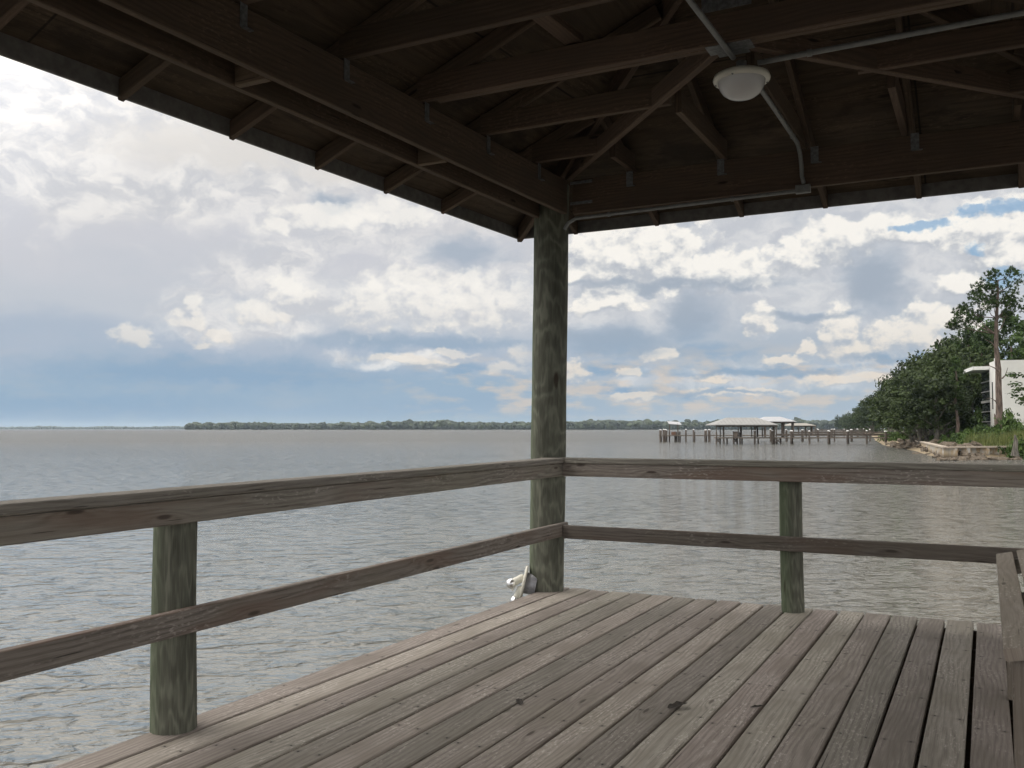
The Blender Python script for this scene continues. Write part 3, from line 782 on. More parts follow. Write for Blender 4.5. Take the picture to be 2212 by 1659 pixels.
# ---- shrubs, grass, stump
def shrub(px, k, w, h, label, group=None, mt=None, i=0, dz=0):
    if mt == 'dark_leaf' and w > 3.7:
        while sdist(*spot(px, k).xy) < 9.5: px += 3.0
    p = spot(px, k); t = empty('shrub', (p.x, p.y, gz(p.x, p.y) - .1 + dz)); tag(t, label, 'shrub', group)
    add_crown('foliage', t, 'bush', i % 3, (0, 0, .0), (w / 2, w / 2, h / .95), px)
    b = MB(); b.tube([(0, 0, -.1), (.05, 0, h * .5)], [.06, .02], 6, False); b.build('stem', M['oak_bark'], t)
GB = 'bright green shrubs on the shore bank'
LB = 'bright green shrub on the bank before the dark trees'
for i, (px, k, w, h) in enumerate(((2075, 92, 2.8, 1.6), (2092, 90, 3.0, 2.0), (2110, 88, 3.2, 2.3), (2128, 87, 3.0, 2.2), (2050, 97, 2.5, 1.3), (2142, 85, 3.0, 1.8), (2168, 85, 2.8, 1.5), (2200, 84, 3.0, 1.7), (2215, 82, 2.6, 1.8),
                                   (1932, 146, 3, 1.8), (1946, 138, 3, 2.0), (1958, 130, 2.6, 1.6), (1916, 160, 3.2, 2.0), (2010, 110, 2.6, 1.3), (2030, 104, 2.6, 1.3), (2185, 88, 2.6, 1.6), (2120, 82, 2.4, 1.2), (2150, 80, 2.4, 1.3))):
    shrub(px, k + (5 if k < 100 else 3), w, h, LB, GB, None, i)
random.seed(44)
for i in range(26):
    shrub(1925 + i * 7.4 + uni(-3, 3), 150 - i * 1.55 + uni(-4, 4), uni(4, 6), uni(2.6, 4.2), 'dark undergrowth bush between the trunks of the shore woods', 'undergrowth of the shore woods', 'dark_leaf', i)
shrub(2180, 92, 3.6, 3.9, 'large grey green shrub in front of the white house wall', None, 'dark_leaf', 1)
shrub(2205, 90, 3.0, 3.0, 'smaller grey green shrub at the right end of the house wall', None, 'dark_leaf', 2)
shrub(2198, 75, 3.2, 2.3, 'dense dark shrub at the right end of the bulkhead', None, 'dark_leaf', 0)
shrub(2216, 74.5, 3.0, 2.9, 'tall dark shrub at the right edge of the photo beside the stump', None, 'dark_leaf', 1)
st = empty('tree_stump', tuple(spot(2190, 72.6, -.5))); tag(st, 'weathered grey stump standing at the right end of the bulkhead', 'stump')
b = MB(); b.tube([(0, 0, -.5), (.03, 0, .1), (.06, .03, .7), (.02, .02, 1.15)], [.30, .2, .15, .05], 9, True, 1, .4); b.build('trunk', M['oak_bark'], st)
random.seed(9)
g = MB()
for i in range(22000):
    px = uni(2015, 2420) if rnd() < .85 else uni(1940, 2050); k = uni(71, 100) if px > 2030 else uni(84, 135)
    p = spot(px, k); d = sdist(p.x, p.y)
    if d < 4.2 or d > 26: continue
    hh = uni(.4, 1.0) * (1.2 if d < 10 else .8) * (1 + .5 * noise.noise(Vector((p.x * .35, p.y * .35, 3))))
    z0 = gz(p.x, p.y, d) - .05; a = uni(0, 6.28); w_ = uni(.025, .05); l = uni(.1, .35) * hh
    q = Vector((math.cos(a), math.sin(a), 0)); s_ = Vector((-q.y, q.x, 0)) * w_; o_ = Vector((p.x, p.y, z0))
    g.face([o_ - s_, o_ + s_, o_ + q * l + Vector((0, 0, hh))], [(0, 0)] * 3, None, uni(.1, .9) + .35 * noise.noise(Vector((p.x * .2, p.y * .2, 8))))
tag(g.build('grass', M['grass_blade']), 'tall green and tan marsh grass growing on the bank behind the bulkhead', 'grass', kind='stuff')

# ---- riprap rocks
M['rock'] = simple('brown_rock', (.11, .088, .065), .95, var=.4, sc=2.5, bump=.6)
protos = []
for i in range(6):
    b = MB(); b.blob((0, 0, 0), 1, 2, .55, 1.3, (1, .8, .6), seed=i + 3)
    o = b.build('rock', M['rock']); protos.append(o.data); bpy.data.objects.remove(o)
def rock(p, s_, lab, grp):
    o = bpy.data.objects.new('rock', protos[int(rnd() * 6)]); COL.objects.link(o); o.location = p
    o.rotation_euler = (uni(-.4, .4), uni(-.4, .4), uni(0, 6.28)); o.scale = (s_, s_, s_ * .9); tag(o, lab, 'rock', grp)
random.seed(12)
line = [spot(1905, 137), spot(1930, 118), spot(1945, 112), spot(1975, 98), spot(2005, 82), spot(2030, 74)]
for i in range(150):
    t = rnd() * (len(line) - 1.001); j = int(t); p = line[j].lerp(line[j + 1], t - j)
    n_ = Vector((.995, .1, 0)); off = uni(-.4, 4.2) if i % 3 else uni(.8, 3.0)
    p = p + n_ * off; rock((p.x, p.y, gz(p.x, p.y) + uni(-.1, .18)), uni(.25, .62), 'brown riprap rock heaped along the shore left of the bulkhead', 'riprap rocks on the shore')
for i in range(46):
    t = i / 45; p = spot(2030 + 165 * t + uni(-2, 2), 71.2 + 1.8 * t + uni(-.7, .9))
    rock((p.x, p.y, ZW + uni(-.06, .08)), uni(.22, .42) * (1.4 if i % 7 == 0 else 1), 'brown rock lying at the waterline under the pale bulkhead', 'rocks below the bulkhead')

# ---- bulkhead
m, N, bs = mat('rusty_sheet_pile')
tc = N.n.new('ShaderNodeTexCoord').outputs['Object']; q = N.sep(tc)
n1 = N.noise(N.comb(N.m('MULTIPLY', q[0], 2.0), N.m('MULTIPLY', q[1], 2.0), N.m('MULTIPLY', q[2], .9)), 1.4, 5, .65)
n2 = N.noise(tc, .22, 2, .5)
c = N.mix(N.ss(n1, .42, .62), (.46, .44, .40), (.34, .25, .15)); c = N.mix(N.ss(n2, .45, .62), c, N.mix(n1, (.36, .26, .14), (.50, .43, .30)))
c = N.mix(N.ss(q[2], -.75, -1.2), c, (.13, .10, .07))
N.put(bs.inputs['Base Color'], c); bs.inputs['Roughness'].default_value = .8
M['sheet'] = m
bk = empty('bulkhead', tuple(spot(2042, 74, 0))); tag(bk, 'pale rusty corrugated sheet bulkhead with timber cap holding the grassy bank', 'sea wall')
wl = [spot(1978, 119), spot(2000, 98), spot(2020, 84), spot(2041, 74.2), spot(2110, 75.6), spot(2186, 77)]
bkl = bk.location.copy()
b = MB(); rows = [[], []]
for a, c_ in zip(wl[:-1], wl[1:]):
    d = (c_ - a); L = d.length; d.normalize(); n_ = Vector((d.y, -d.x, 0)); n = max(2, int(L / .35))
    for i in range(n):
        p = a + d * (L * i / n) + n_ * (.20 if (i // 2) % 2 else -.20)
        rows[0].append(p - bkl + Vector((0, 0, -1.6))); rows[1].append(p - bkl + Vector((0, 0, -.42)))
b.grid(rows, None, 1, False); b.build('sheet_piling', M['sheet'], bk)
b = MB()
for a, c_ in zip(wl[:-1], wl[1:]): b.bar(a - bkl + Vector((0, 0, -.36)), c_ - bkl + Vector((0, 0, -.36)), .5, .13, tone=1.4)
b.build('cap', M['bench'], bk)

# ---- white house
M['stucco'] = simple('white_stucco', (.72, .71, .68), .85, var=.04, sc=.8)
M['trimw'] = simple('white_trim', (.78, .78, .76), .6, var=.03)
m, N, bs = mat('dark_glass'); bs.inputs['Base Color'].default_value = (.03, .035, .04, 1); bs.inputs['Roughness'].default_value = .05; M['glass'] = m
A_, B_ = spot(2154, 100), spot(2120.5, 109)
yv = (B_ - A_).normalized(); LAB = (B_ - A_).length
hs = empty('house', (A_.x, A_.y, 0), math.atan2(-yv.x, yv.y)); tag(hs, 'white flat roofed house with tall window wall, half hidden behind the tall pine', 'house')
def hbox(name, x0, x1, y0, y1, z0, z1, mt, par=hs, ch=.01):
    b = MB(); b.bar((x0, (y0 + y1) / 2, (z0 + z1) / 2), (x1, (y0 + y1) / 2, (z0 + z1) / 2), y1 - y0, z1 - z0, c=ch); return b.build(name, M[mt], par)
b = MB(); ring = [(.9 - .9 * math.sin(t), .9 - .9 * math.cos(t)) for t in [i * math.pi / 16 for i in range(9)]]
ring = ring + [(0, 3.9), (14, 3.9), (14, 0)]
ring = ring[::-1]
lo = [Vector((x, y, .3)) for x, y in ring]; hi = [Vector((x, y, 8.55)) for x, y in ring]
b.grid([lo, hi], None, 1, False, True); b.face(hi); b.build('wall', M['stucco'], hs)
hbox('wall', .35, 14, 3.91, 10.2, .3, 7.75, 'stucco')
ro = hbox('roof', -1.7, 14.2, 3.95, 10.9, 7.78, 8.16, 'trimw')
hbox('wall', .02, .3, 3.92, 4.15, .3, 7.76, 'trimw')
wf = MB(); y0, y1, z0, z1 = 4.2, LAB + .5, .8, 7.7
for i in range(5):
    y = y0 + (y1 - y0) * i / 4; wf.bar((.06, y, z0), (.06, y, z1), .12, .26)
for i in range(7):
    z = z0 + (z1 - z0) * i / 6; wf.bar((.08, y0, z), (.08, y1, z), .10, .26 if i == 3 else .10)
M['frame_grey'] = simple('grey_window_frame', (.26, .26, .25), .6, var=.05)
wfo = wf.build('window_wall', M['frame_grey'], hs)
hbox('pane', .13, .16, y0, y1, z0, z1, 'glass', wfo, .001)
wn = hbox('window', -.02, .02, 1.9, 2.7, 3.2, 6.4, 'trimw'); hbox('pane', -.03, -.022, 2.0, 2.6, 3.3, 6.3, 'glass', wn, .001)
hbox('parapet_vent', .3, .6, 2.6, 2.9, 8.5, 8.95, 'trimw')

# ------------------------------------------------------------------ piers and boathouses
M['pier'] = simple('grey_pier_timber', (.12, .10, .085), .9, var=.3, sc=1.5)
M['pierdeck'] = simple('pale_pier_deck', (.17, .145, .12), .9, var=.2, sc=1.0)
M['pilecap'] = simple('white_pile_cap', (.78, .78, .78), .5, var=.03)
M['roof_grey'] = simple('grey_metal_roof', (.27, .267, .26), .55, var=.08, sc=1.2)
M['roof_white'] = simple('white_metal_roof', (.40, .405, .42), .5, var=.04, sc=1)
M['roof_tan'] = simple('pale_tan_roof', (.30, .28, .25), .6, var=.06, sc=1)
def cpx(cx): return 1363.0 + .26409 * cx
def czk(cy, k): return EYE + (339.7 - cy) * .26409 / FPX * k
def pile(par, cx, k, top, r=.15, cap=True, base=ZW - 1.0):
    p = spot(cpx(cx), k) - par.location
    b = MB(); zz = par.location.z
    b.tube([(p.x, p.y, base - zz), (p.x + uni(-.04, .04), p.y, top - zz)], [r * 1.05, r], 9)
    o = b.build('pile', M['pier'], par)
    if cap:
        c = MB(); c.lathe([(r * 1.1, -.02), (r * 1.1, .03), (r * .6, .11), (0, .15)], (p.x, p.y, top - zz), n=10); c.build('cap', M['pilecap'], o)
    return o
def run(par, name, cx0, k0, cx1, k1, z, w, h, mt, dep=0):
    a = spot(cpx(cx0), k0 + dep, z) - par.location; c = spot(cpx(cx1), k1 + dep, z) - par.location
    b = MB(); b.bar(a, c, w, h, c=.01, tone=1); return b.build(name, M[mt], par)
random.seed(33)
def pier(label, cx0, k0, cx1, k1, zd, pl_, rail=None, wdt=1.7, caps=True, zt_=None):
    pr = empty('pier', tuple(spot(cpx(cx0), k0, 0))); tag(pr, label, 'pier')
    run(pr, 'deck', cx0, k0, cx1, k1, zd - .10, wdt, .2, 'pierdeck')
    if rail:
        run(pr, 'rail', rail[0], k0 + (k1 - k0) * (rail[0] - cx0) / (cx1 - cx0), rail[1], k0 + (k1 - k0) * (rail[1] - cx0) / (cx1 - cx0), zd + rail[2], .08, .26, 'pier', wdt / 2)
        run(pr, 'rail', rail[0], k0 + (k1 - k0) * (rail[0] - cx0) / (cx1 - cx0), rail[1], k0 + (k1 - k0) * (rail[1] - cx0) / (cx1 - cx0), zd + rail[2], .08, .26, 'pier', -wdt / 2)
    for cx in pl_:
        k = k0 + (k1 - k0) * (cx - cx0) / (cx1 - cx0)
        pile(pr, cx, k - wdt / 2 - .15, zd + (.98 if zt_ is None else zt_) + uni(-.08, .08), .15, caps)
        if cx % 2: pile(pr, cx + 8, k + wdt / 2 + .15, zd + .9 + uni(-.08, .08), .14, caps)
    return pr
pA = pier('nearest timber pier with white capped piles, running from the shore to the grey boathouse', 690, 148.5, 2230, 153, -.20, (1010, 1153, 1307, 1456, 1611, 1765, 1924, 2075), (1190, 2230, .42))
# dock platform with cross braced trestles under the boathouse
for cx, k in ((695, 148), (725, 150), (757, 153), (783, 151), (838, 148.3), (866, 150), (890, 152), (905, 153), (1037, 153), (1172, 149), (1190, 151), (1222, 150)):
    pile(pA, cx, k, -.22 if cx not in (695, 757, 890) else .6, .13, cx in (890, 757))
b = MB()
for c0, c1 in ((697, 722), (722, 697), (840, 864), (864, 840), (1174, 1220), (1220, 1174)):
    b.bar(spot(cpx(c0), 148.6, ZW + .2) - pA.location, spot(cpx(c1), 148.9, -.35) - pA.location, .08, .14, tone=1)
b.build('cross_brace', M['pier'], pA)
pB = pier('middle timber pier reaching far out to the small roofed platform', 237, 173.5, 2080, 184, .0, (237, 265, 281, 448, 510, 605, 635, 1137, 1265, 1395, 1528, 1660, 1795, 1950), (1290, 2080, .45))
for cx in (312, 358, 371, 385, 400, 517, 640): pile(pB, cx, 174.5, .62 + uni(-.1, .1), .14, False)
pC = pier('third pier, farther along the shore behind the others', 1320, 258, 2010, 262, .12, (1430, 1520, 1635, 1740, 1845, 1900), (1400, 1960, .5))
pD = pier('faint farthest pier low on the water before the woods', 1420, 380, 1900, 385, .35, (1450, 1560, 1640, 1735, 1830), (1500, 1880, .55), caps=False)

def hip_roof(name, par, cx0, cx1, rx0, rx1, k0, k1, ze_, zr, mt, th=.12):
    """hipped metal roof: eave corners, ridge, thin edge, standing seams"""
    km = (k0 + k1) / 2
    def S_(cx, k, z): return spot(cpx(cx), k, z) - par.location
    # widths hold at the front eave; keep the sides parallel to the view-square axes
    f0, f1 = S_(cx0, k0, ze_), S_(cx1, k0, ze_); dv = FW * (k1 - k0)
    b0, b1 = f0 + dv, f1 + dv
    r0 = f0 + (f1 - f0) * ((rx0 - cx0) / (cx1 - cx0)) + dv * .5; r1 = f0 + (f1 - f0) * ((rx1 - cx0) / (cx1 - cx0)) + dv * .5
    r0.z = r1.z = zr - par.location.z
    b = MB()
    for q in ([f0, f1, r1, r0], [b1, b0, r0, r1], [f1, b1, r1], [b0, f0, r0]): b.face(q)
    dn = Vector((0, 0, -th))
    for p, q in ((f0, f1), (f1, b1), (b1, b0), (b0, f0)): b.face([p + dn, q + dn, q, p])
    b.face([f0 + dn, b0 + dn, b1 + dn, f1 + dn])
    n = int((f1 - f0).length / .6)
    for i in range(1, n):
        e = f0.lerp(f1, i / n); t = min(1, i / n / max(.01, (rx0 - cx0) / (cx1 - cx0)), (1 - i / n) / max(.01, (cx1 - rx1) / (cx1 - cx0)))
        up = (r0 - f0); up = Vector((dv.x * .5, dv.y * .5, r0.z - f0.z)) * t
        b.bar(e + Vector((0, 0, .02)), e + up + Vector((0, 0, .02)), .04, .05, c=.004, tone=1)
    return b.build(name, M[mt], par), (f0, f1, b0, b1)
def boathouse(label, cx0, cx1, rx0, rx1, k0, k1, ze_, zr, mt, posts, zfloor):
    bh = empty('boathouse', tuple(spot(cpx((cx0 + cx1) / 2), k0, 0))); tag(bh, label, 'boathouse')
    hip_roof('roof', bh, cx0, cx1, rx0, rx1, k0, k1, ze_, zr, mt)
    for cx, k, r in posts:
        p = spot(cpx(cx), k) - bh.location; b = MB()
        b.tube([(p.x, p.y, zfloor), (p.x, p.y, ze_ - .05)], r, 8); b.build('post', M['pier'], bh)
    b = MB()
    for k in (k0 + .5, k1 - .5): b.bar(spot(cpx(cx0 + 8), k, ze_ - .24) - bh.location, spot(cpx(cx1 - 8), k, ze_ - .24) - bh.location, .1, .22, tone=1)
    b.build('beam', M['pier'], bh)
    return bh
bA = boathouse('grey hip roofed open boathouse on the nearest pier', 688, 1202, 822, 1082, 147.5, 155, 1.82, 2.98, 'roof_grey',
               [(697, 148.2, .07), (728, 153.5, .09), (755, 151, .13), (875, 154, .09), (897, 152, .17), (985, 154, .08), (1012, 149, .17), (1032, 153.5, .14), (1072, 154, .1), (1165, 149, .2), (1186, 153.5, .1)], -.2)
run(bA, 'hoist_beam', 862, 147.9, 1122, 147.9, 1.84, .1, .12, 'pier')
bB = boathouse('white hip roofed boathouse on the middle pier', 1060, 1352, 1135, 1270, 179, 187, 2.62, 3.55, 'roof_white', [(1098, 180, .12), (1236, 180.5, .24), (1248, 185.5, .16), (1320, 180.5, .26), (1090, 185, .16)], -.6)
bC = boathouse('small pale tan roofed boathouse farther along the shore', 1300, 1512, 1345, 1470, 248, 256, 2.1, 2.72, 'roof_tan', [(1322, 249, .12), (1368, 250, .16), (1425, 250, .2), (1475, 251, .3), (1520 - 14, 255, .14)], -.6)
sh = empty('shelter', tuple(spot(cpx(352), 174.5, 0))); tag(sh, 'small flat pale roof on thin posts at the outer end of the middle pier', 'shelter')
b = MB(); b.bar(spot(cpx(302), 174.5, 2.32) - sh.location, spot(cpx(404), 174.5, 2.14) - sh.location, 2.4, .12, up=Vector((0, 0, 1)) - FW * .22, tone=1); b.build('roof', M['roof_white'], sh)
for cx, k in ((312, 173.6), (380, 173.6), (316, 175.5), (384, 175.5)):
    p = spot(cpx(cx), k) - sh.location; b = MB(); b.tube([(p.x, p.y, 0), (p.x, p.y, 2.15)], .05, 6); b.build('post', M['pier'], sh)
M['redbox'] = simple('rust_red_box', (.18, .10, .07), .7)
p = spot(cpx(345), 173.4, .27); b = MB(); b.box((0, 0, 0), .7, .6, .5, .03); b.box((0, 0, .28), .76, .66, .06, .01)
o = b.build('dock_box', M['redbox'], None, p); o.rotation_euler = (0, 0, YAW); tag(o, 'rust red dock box on the outer platform under the small pale roof', 'box')
p = spot(cpx(851), 148.0, .15); b = MB(); b.box((0, 0, 0), .62, .6, 1.05, .03); b.box((0, 0, .55), .72, .7, .06, .01)
o = b.build('dock_box', M['pier'], None, p); o.rotation_euler = (0, 0, YAW); tag(o, 'tall grey timber box at the front of the grey roofed boathouse', 'box')

# ------------------------------------------------------------------ far woods across the bay
def far_wood(px0, px1, k0, dk_, n, hf, label, mt):
    b = MB(); random.seed(int(px1))
    for i in range(n):
        t = rnd(); px = px0 + (px1 - px0) * t; k = k0 + rnd() * dk_
        h = hf(t) * uni(.72, 1.06) * (1.22 if rnd() < .06 else 1); p = spot(px, k)
        r = h * uni(.28, .5); z0 = ZW + 1
        b.blob((p.x, p.y, z0 + h - r * .8), r, 2, .5, 2.2, (1.1, 1.1, .85), uni(0, 1), i, False)
        if rnd() < .75: b.blob((p.x + uni(-r, r), p.y, z0 + h * .38), r * 1.15, 1, .4, 2, (1.2, 1.1, 1.0), uni(0, .8), i + 5, False)
    tag(b.build('far_wood', M[mt]), label, 'woods', kind='stuff')
M['far_leaf'] = leaf_mat('far_foliage', (.030, .042, .022), (.075, .095, .045), .1)
far_wood(404, 1880, 2030, 260, 1500, lambda t: 14.5 + 5.5 * min(1, t * 1.25) + 1.5 * math.sin(t * 23), 'dark green wooded shore across the bay, filling the horizon to the right of centre', 'far_leaf')
far_wood(-200, 460, 5250, 300, 1500, lambda t: 15 + 2 * math.sin(t * 31), 'faint blue wooded shore very far off at the left horizon', 'far_leaf')
# ------------------------------------------------------------------ sky: Nishita blue behind noise-built cloud decks
def azel(x, y):
    dx = x - 1106
    return (-27.15 + math.degrees(math.atan(dx / FPX)), math.degrees(math.atan((927 - y) / math.hypot(FPX, dx))))
SUN_EL, SUN_AZ = 57, -98           # off to the left, behind thin cloud
wd = bpy.data.worlds.new('World'); S.world = wd; wd.use_nodes = True
N = NT(wd.node_tree); bg = N.n['Background']
sky = N.n.new('ShaderNodeTexSky'); sky.sky_type = 'NISHITA'; sky.sun_disc = False
sky.sun_elevation = R(SUN_EL); sky.sun_rotation = R(SUN_AZ); sky.dust_density = 1.5; sky.ozone_density = 1.2
d = N.n.new('ShaderNodeTexCoord').outputs['Generated']
dn = N.vm('NORMALIZE', d); dx, dy, dz = N.sep(dn)
az = N.m('MULTIPLY', N.m('ARCTAN2', dx, dy), 57.2958)
el = N.m('MULTIPLY', N.m('ARCSINE', dz), 57.2958)
P2 = N.comb(az, el, 0.0)
def warp(v, amp, sc, seed, det=4):
    n = N.noise(N.vm('ADD', N.vm('MULTIPLY', v, (1, 1.5, 1)), (seed, seed * .7, 0)), sc, det, .55, col=True, dim='2D')
    return N.vm('ADD', v, N.vm('MULTIPLY', N.vm('SUBTRACT', n, (.5, .5, .5)), (amp * 1.4, amp, 0)))
def blobs(v, lst, flat=0):
    out = None
    for (x, y, rx, ry) in lst:
        a, e = azel(x, y); k = 57.2958 / FPX
        q = N.vm('MULTIPLY', N.vm('SUBTRACT', v, (a, e, 0)), (1 / (rx * k), 1 / (ry * k), 0))
        if flat: q = N.vm('MAXIMUM', q, N.vm('MULTIPLY', q, (1, -flat, 0)))
        f = N.m('SUBTRACT', 1.0, N.vm('LENGTH', q))
        out = f if out is None else N.m('SMOOTH_MAX', out, f, .12)
    return out
def fbm(v, sc, det, seed, st=1.4, rough=.55, dist=0):
    return N.noise(N.vm('ADD', N.vm('MULTIPLY', v, (1, st, 1)), (seed, seed * 1.3, 0)), sc, det, rough, dist, dim='2D')
def basedeck():
    ramp = N.n.new('ShaderNodeValToRGB'); cr = ramp.color_ramp; cr.interpolation = 'EASE'
    elw = N.m('ADD', el, N.m('MULTIPLY', N.m('SUBTRACT', fbm(P2, .09, 5, 3.0, 2.6), .5), N.ss(el, .5, 8.0, 1.5, 7.0)))
    N.put(ramp.inputs[0], N.m('DIVIDE', elw, 40.0))
    stops = [(0, (.36, .47, .56)), (.025, (.335, .45, .575)), (.06, (.355, .465, .58)), (.11, (.45, .515, .605)), (.175, (.55, .585, .64)), (.28, (.60, .615, .66)), (.4, (.70, .69, .68)), (.6, (.79, .77, .745)), (1, (.84, .82, .79))]
    while len(cr.elements) < len(stops): cr.elements.new(.5)
    for e, (p, c) in zip(cr.elements, stops): e.position = p; e.color = (*c, 1)
    return ramp.outputs[0]
base = basedeck()
# rest of the dome (not in the photo): the same deck, loosely broken up
rest = N.mix(N.ss(fbm(P2, .12, 4, 77.0, 1.6), .4, .62), base, (.74, .735, .73))
col = base
col = N.mix(N.m('MULTIPLY', N.ss(az, -31, -16), .75), col, N.mix(N.ss(el, 1.0, 9.0), (.44, .51, .58), (.475, .52, .585)))
# soft white decks
soft = [(-60, 190, 420, 130), (130, 380, 380, 110), (450, 410, 420, 90), (830, 480, 240, 85), (600, 590, 190, 90), (520, 680, 190, 70), (930, 640, 330, 90), (1330, 560, 330, 110),
        (1320, 670, 190, 45), (1780, 600, 300, 120), (2100, 560, 260, 120), (1500, 830, 330, 26), (1850, 800, 260, 40), (2150, 680, 180, 70), (1700, 500, 300, 70), (2050, 420, 330, 60), (860, 775, 200, 20)]
W1 = warp(P2, 2.6, .25, 11.0, 6)
F = N.m('ADD', blobs(W1, soft), N.m('MULTIPLY', N.m('SUBTRACT', fbm(W1, .30, 8, 5.0, 1.6, .58), .5), 1.7))
mk = N.m('MULTIPLY', N.ss(F, -.15, .75), N.ss(az, -31, -22, .9, .60))
tex = fbm(W1, .42, 6, 9.0, 1.5, .6)
col = N.mix(mk, col, N.mix(N.ss(tex, .34, .66), (.595, .61, .645), (.79, .785, .78)))
# blue-grey shade: bases of the decks and gaps between them
dark = [(930, 738, 330, 24), (480, 805, 430, 44), (120, 885, 420, 46), (1500, 616, 240, 18), (1330, 735, 150, 45), (1495, 690, 65, 60), (1890, 600, 85, 90), (1770, 675, 140, 12), (1650, 800, 260, 16), (1560, 852, 180, 12),
        (1330, 800, 120, 18), (1940, 770, 160, 16), (980, 800, 110, 16), (1290, 845, 170, 14), (720, 430, 60, 26), (1000, 545, 120, 50), (1480, 760, 200, 20)]
W2 = warp(P2, 1.5, .42, 23.0, 5)
G2 = N.m('ADD', blobs(W2, dark), N.m('MULTIPLY', N.m('SUBTRACT', fbm(W2, .45, 5, 15.0, 2.2, .55), .5), .7))
col = N.mix(N.m('MULTIPLY', N.ss(G2, -.12, .75), .9), col, N.mix(N.ss(el, 2.5, 8.0), (.30, .425, .565), (.425, .485, .565)))
# far banded cumulus low on the horizon, peach where lit
pe = N.m('ADD', fbm(P2, .36, 6, 31.0, 3.4, .55), N.m('MULTIPLY', N.ss(az, -34, -20), .05))
band = N.m('MULTIPLY', N.ss(el, .3, 1.4), N.ss(el, 5.6, 3.2))
col = N.mix(N.m('MULTIPLY', N.m('MULTIPLY', N.ss(pe, .46, .72), band), N.ss(az, -38, -26, .08, .75)), col, (.66, .59, .525))
# cumulus: one field, read twice; its slope towards the light shades it
cumL = [(285, 728, 56, 30), (402, 692, 42, 44), (412, 668, 30, 30), (462, 736, 40, 26), (440, 745, 34, 12), (800, 665, 90, 76), (900, 650, 120, 92), (1010, 660, 130, 92), (1120, 655, 80, 66), (690, 475, 120, 46), (830, 465, 110, 46), (600, 490, 50, 26),
        (1100, 795, 60, 28), (1125, 772, 36, 28), (880, 778, 150, 14), (980, 765, 60, 12), (560, 680, 80, 40), (620, 630, 70, 40)]
cumR = [(1310, 560, 150, 110), (1420, 560, 150, 100), (1550, 590, 150, 60), (1250, 600, 70, 30), (1300, 655, 120, 30), (1740, 550, 72, 52), (1800, 535, 90, 50), (1850, 510, 150, 50), (2010, 505, 120, 32), (2140, 490, 120, 60), (2180, 560, 90, 60),
        (1645, 695, 36, 44), (1815, 715, 44, 64), (1840, 760, 66, 40), (1990, 735, 130, 60), (2045, 700, 90, 60), (2085, 615, 60, 44), (1745, 755, 24, 22), (1362, 803, 32, 12), (1545, 818, 54, 8), (1425, 770, 44, 22),
        (1365, 860, 54, 12), (1600, 850, 120, 14), (1830, 822, 130, 18), (1240, 810, 36, 32), (1700, 780, 44, 12)]
def cum_group(name, lst, lump):
    global N
    grp = bpy.data.node_groups.new(name, 'ShaderNodeTree')
    grp.interface.new_socket('v', in_out='INPUT', socket_type='NodeSocketVector'); grp.interface.new_socket('f', in_out='OUTPUT', socket_type='NodeSocketFloat')
    N0 = N; N = NT(grp); gi = N.n.new('NodeGroupInput'); go = N.n.new('NodeGroupOutput')
    v0 = gi.outputs[0]
    wv = warp(v0, 1.0, .6, 41.0, 5)
    sv = N.vm('MULTIPLY', wv, (1.0, 1.25, 1))
    bl = N.m('SUBTRACT', .45, N.vor(sv, .80, 'SMOOTH_F1', smooth=.45, dim='2D'))
    bl2 = N.m('SUBTRACT', .45, N.vor(sv, 2.0, 'SMOOTH_F1', smooth=.45, dim='2D'))
    nz = N.m('SUBTRACT', fbm(v0, .62, 9, 51.0, 1.3, .64), .5)
    f = N.m('ADD', N.m('ADD', blobs(wv, lst, 1.2), N.m('MULTIPLY', nz, .95)), N.m('ADD', N.m('MULTIPLY', bl, lump), N.m('MULTIPLY', bl2, lump * .5)))
    N.put(go.inputs[0], f); N = N0
    return grp
def cum_layer(grp, base, edge, opac, off, shade):
    def field(v):
        n = N.n.new('ShaderNodeGroup'); n.node_tree = grp; N.put(n.inputs[0], v); return n.outputs[0]
    f0 = field(P2); f1 = field(N.vm('ADD', P2, N.vm('SCALE', off, sc=N.ss(el, 1.0, 9.0, .35, 1.0))))  # off: a step towards the light
    slope = N.m('SUBTRACT', f0, f1)
    rel = N.m('SUBTRACT', fbm(P2, .55, 7, 91.0, 1.3, .55), .5)
    sl_ = N.m('ADD', slope, N.m('MULTIPLY', rel, 1.0))
    lit = N.ss(sl_, -.46, .30)
    warmth = N.ss(el, 9.0, 2.0)
    ccol = N.mix(lit, N.mix(warmth, shade, (.47, .52, .585)), N.mix(warmth, (.88, .865, .83), (.76, .705, .635)))
    # bright crisp tops; the undersides melt into the deck behind
    cm = N.m('MULTIPLY', N.m('MULTIPLY', N.ss(f0, 0.0, edge), N.ss(sl_, -.85, -.10)), N.m('MULTIPLY', N.ss(el, 1.5, 7.0, .78, 1.0), opac))
    return N.mix(cm, base, ccol)
left = cum_layer(cum_group('cumulus_left', cumL, .34), col, .45, .66, (.22, .55, 0), (.58, .60, .64))
right = cum_layer(cum_group('cumulus_right', cumR, .38), col, .34, .88, (.22, .55, 0), (.47, .505, .56))
# the flat grey bases that close the cumulus decks from below
base2 = [(1480, 614, 270, 20), (1330, 612, 120, 14), (1330, 738, 160, 42), (1490, 690, 70, 60), (1890, 605, 85, 85), (1740, 682, 150, 13), (1650, 802, 250, 13), (1960, 772, 150, 12), (1560, 852, 180, 8)]
G3 = N.m('ADD', blobs(W2, base2), N.m('MULTIPLY', N.m('SUBTRACT', fbm(W2, .6, 5, 18.0, 2.0, .55), .5), .7))
right = N.mix(N.m('MULTIPLY', N.ss(G3, .0, .75), .78), right, N.mix(N.ss(el, 2.5, 8.0), (.33, .43, .545), (.40, .455, .53)))
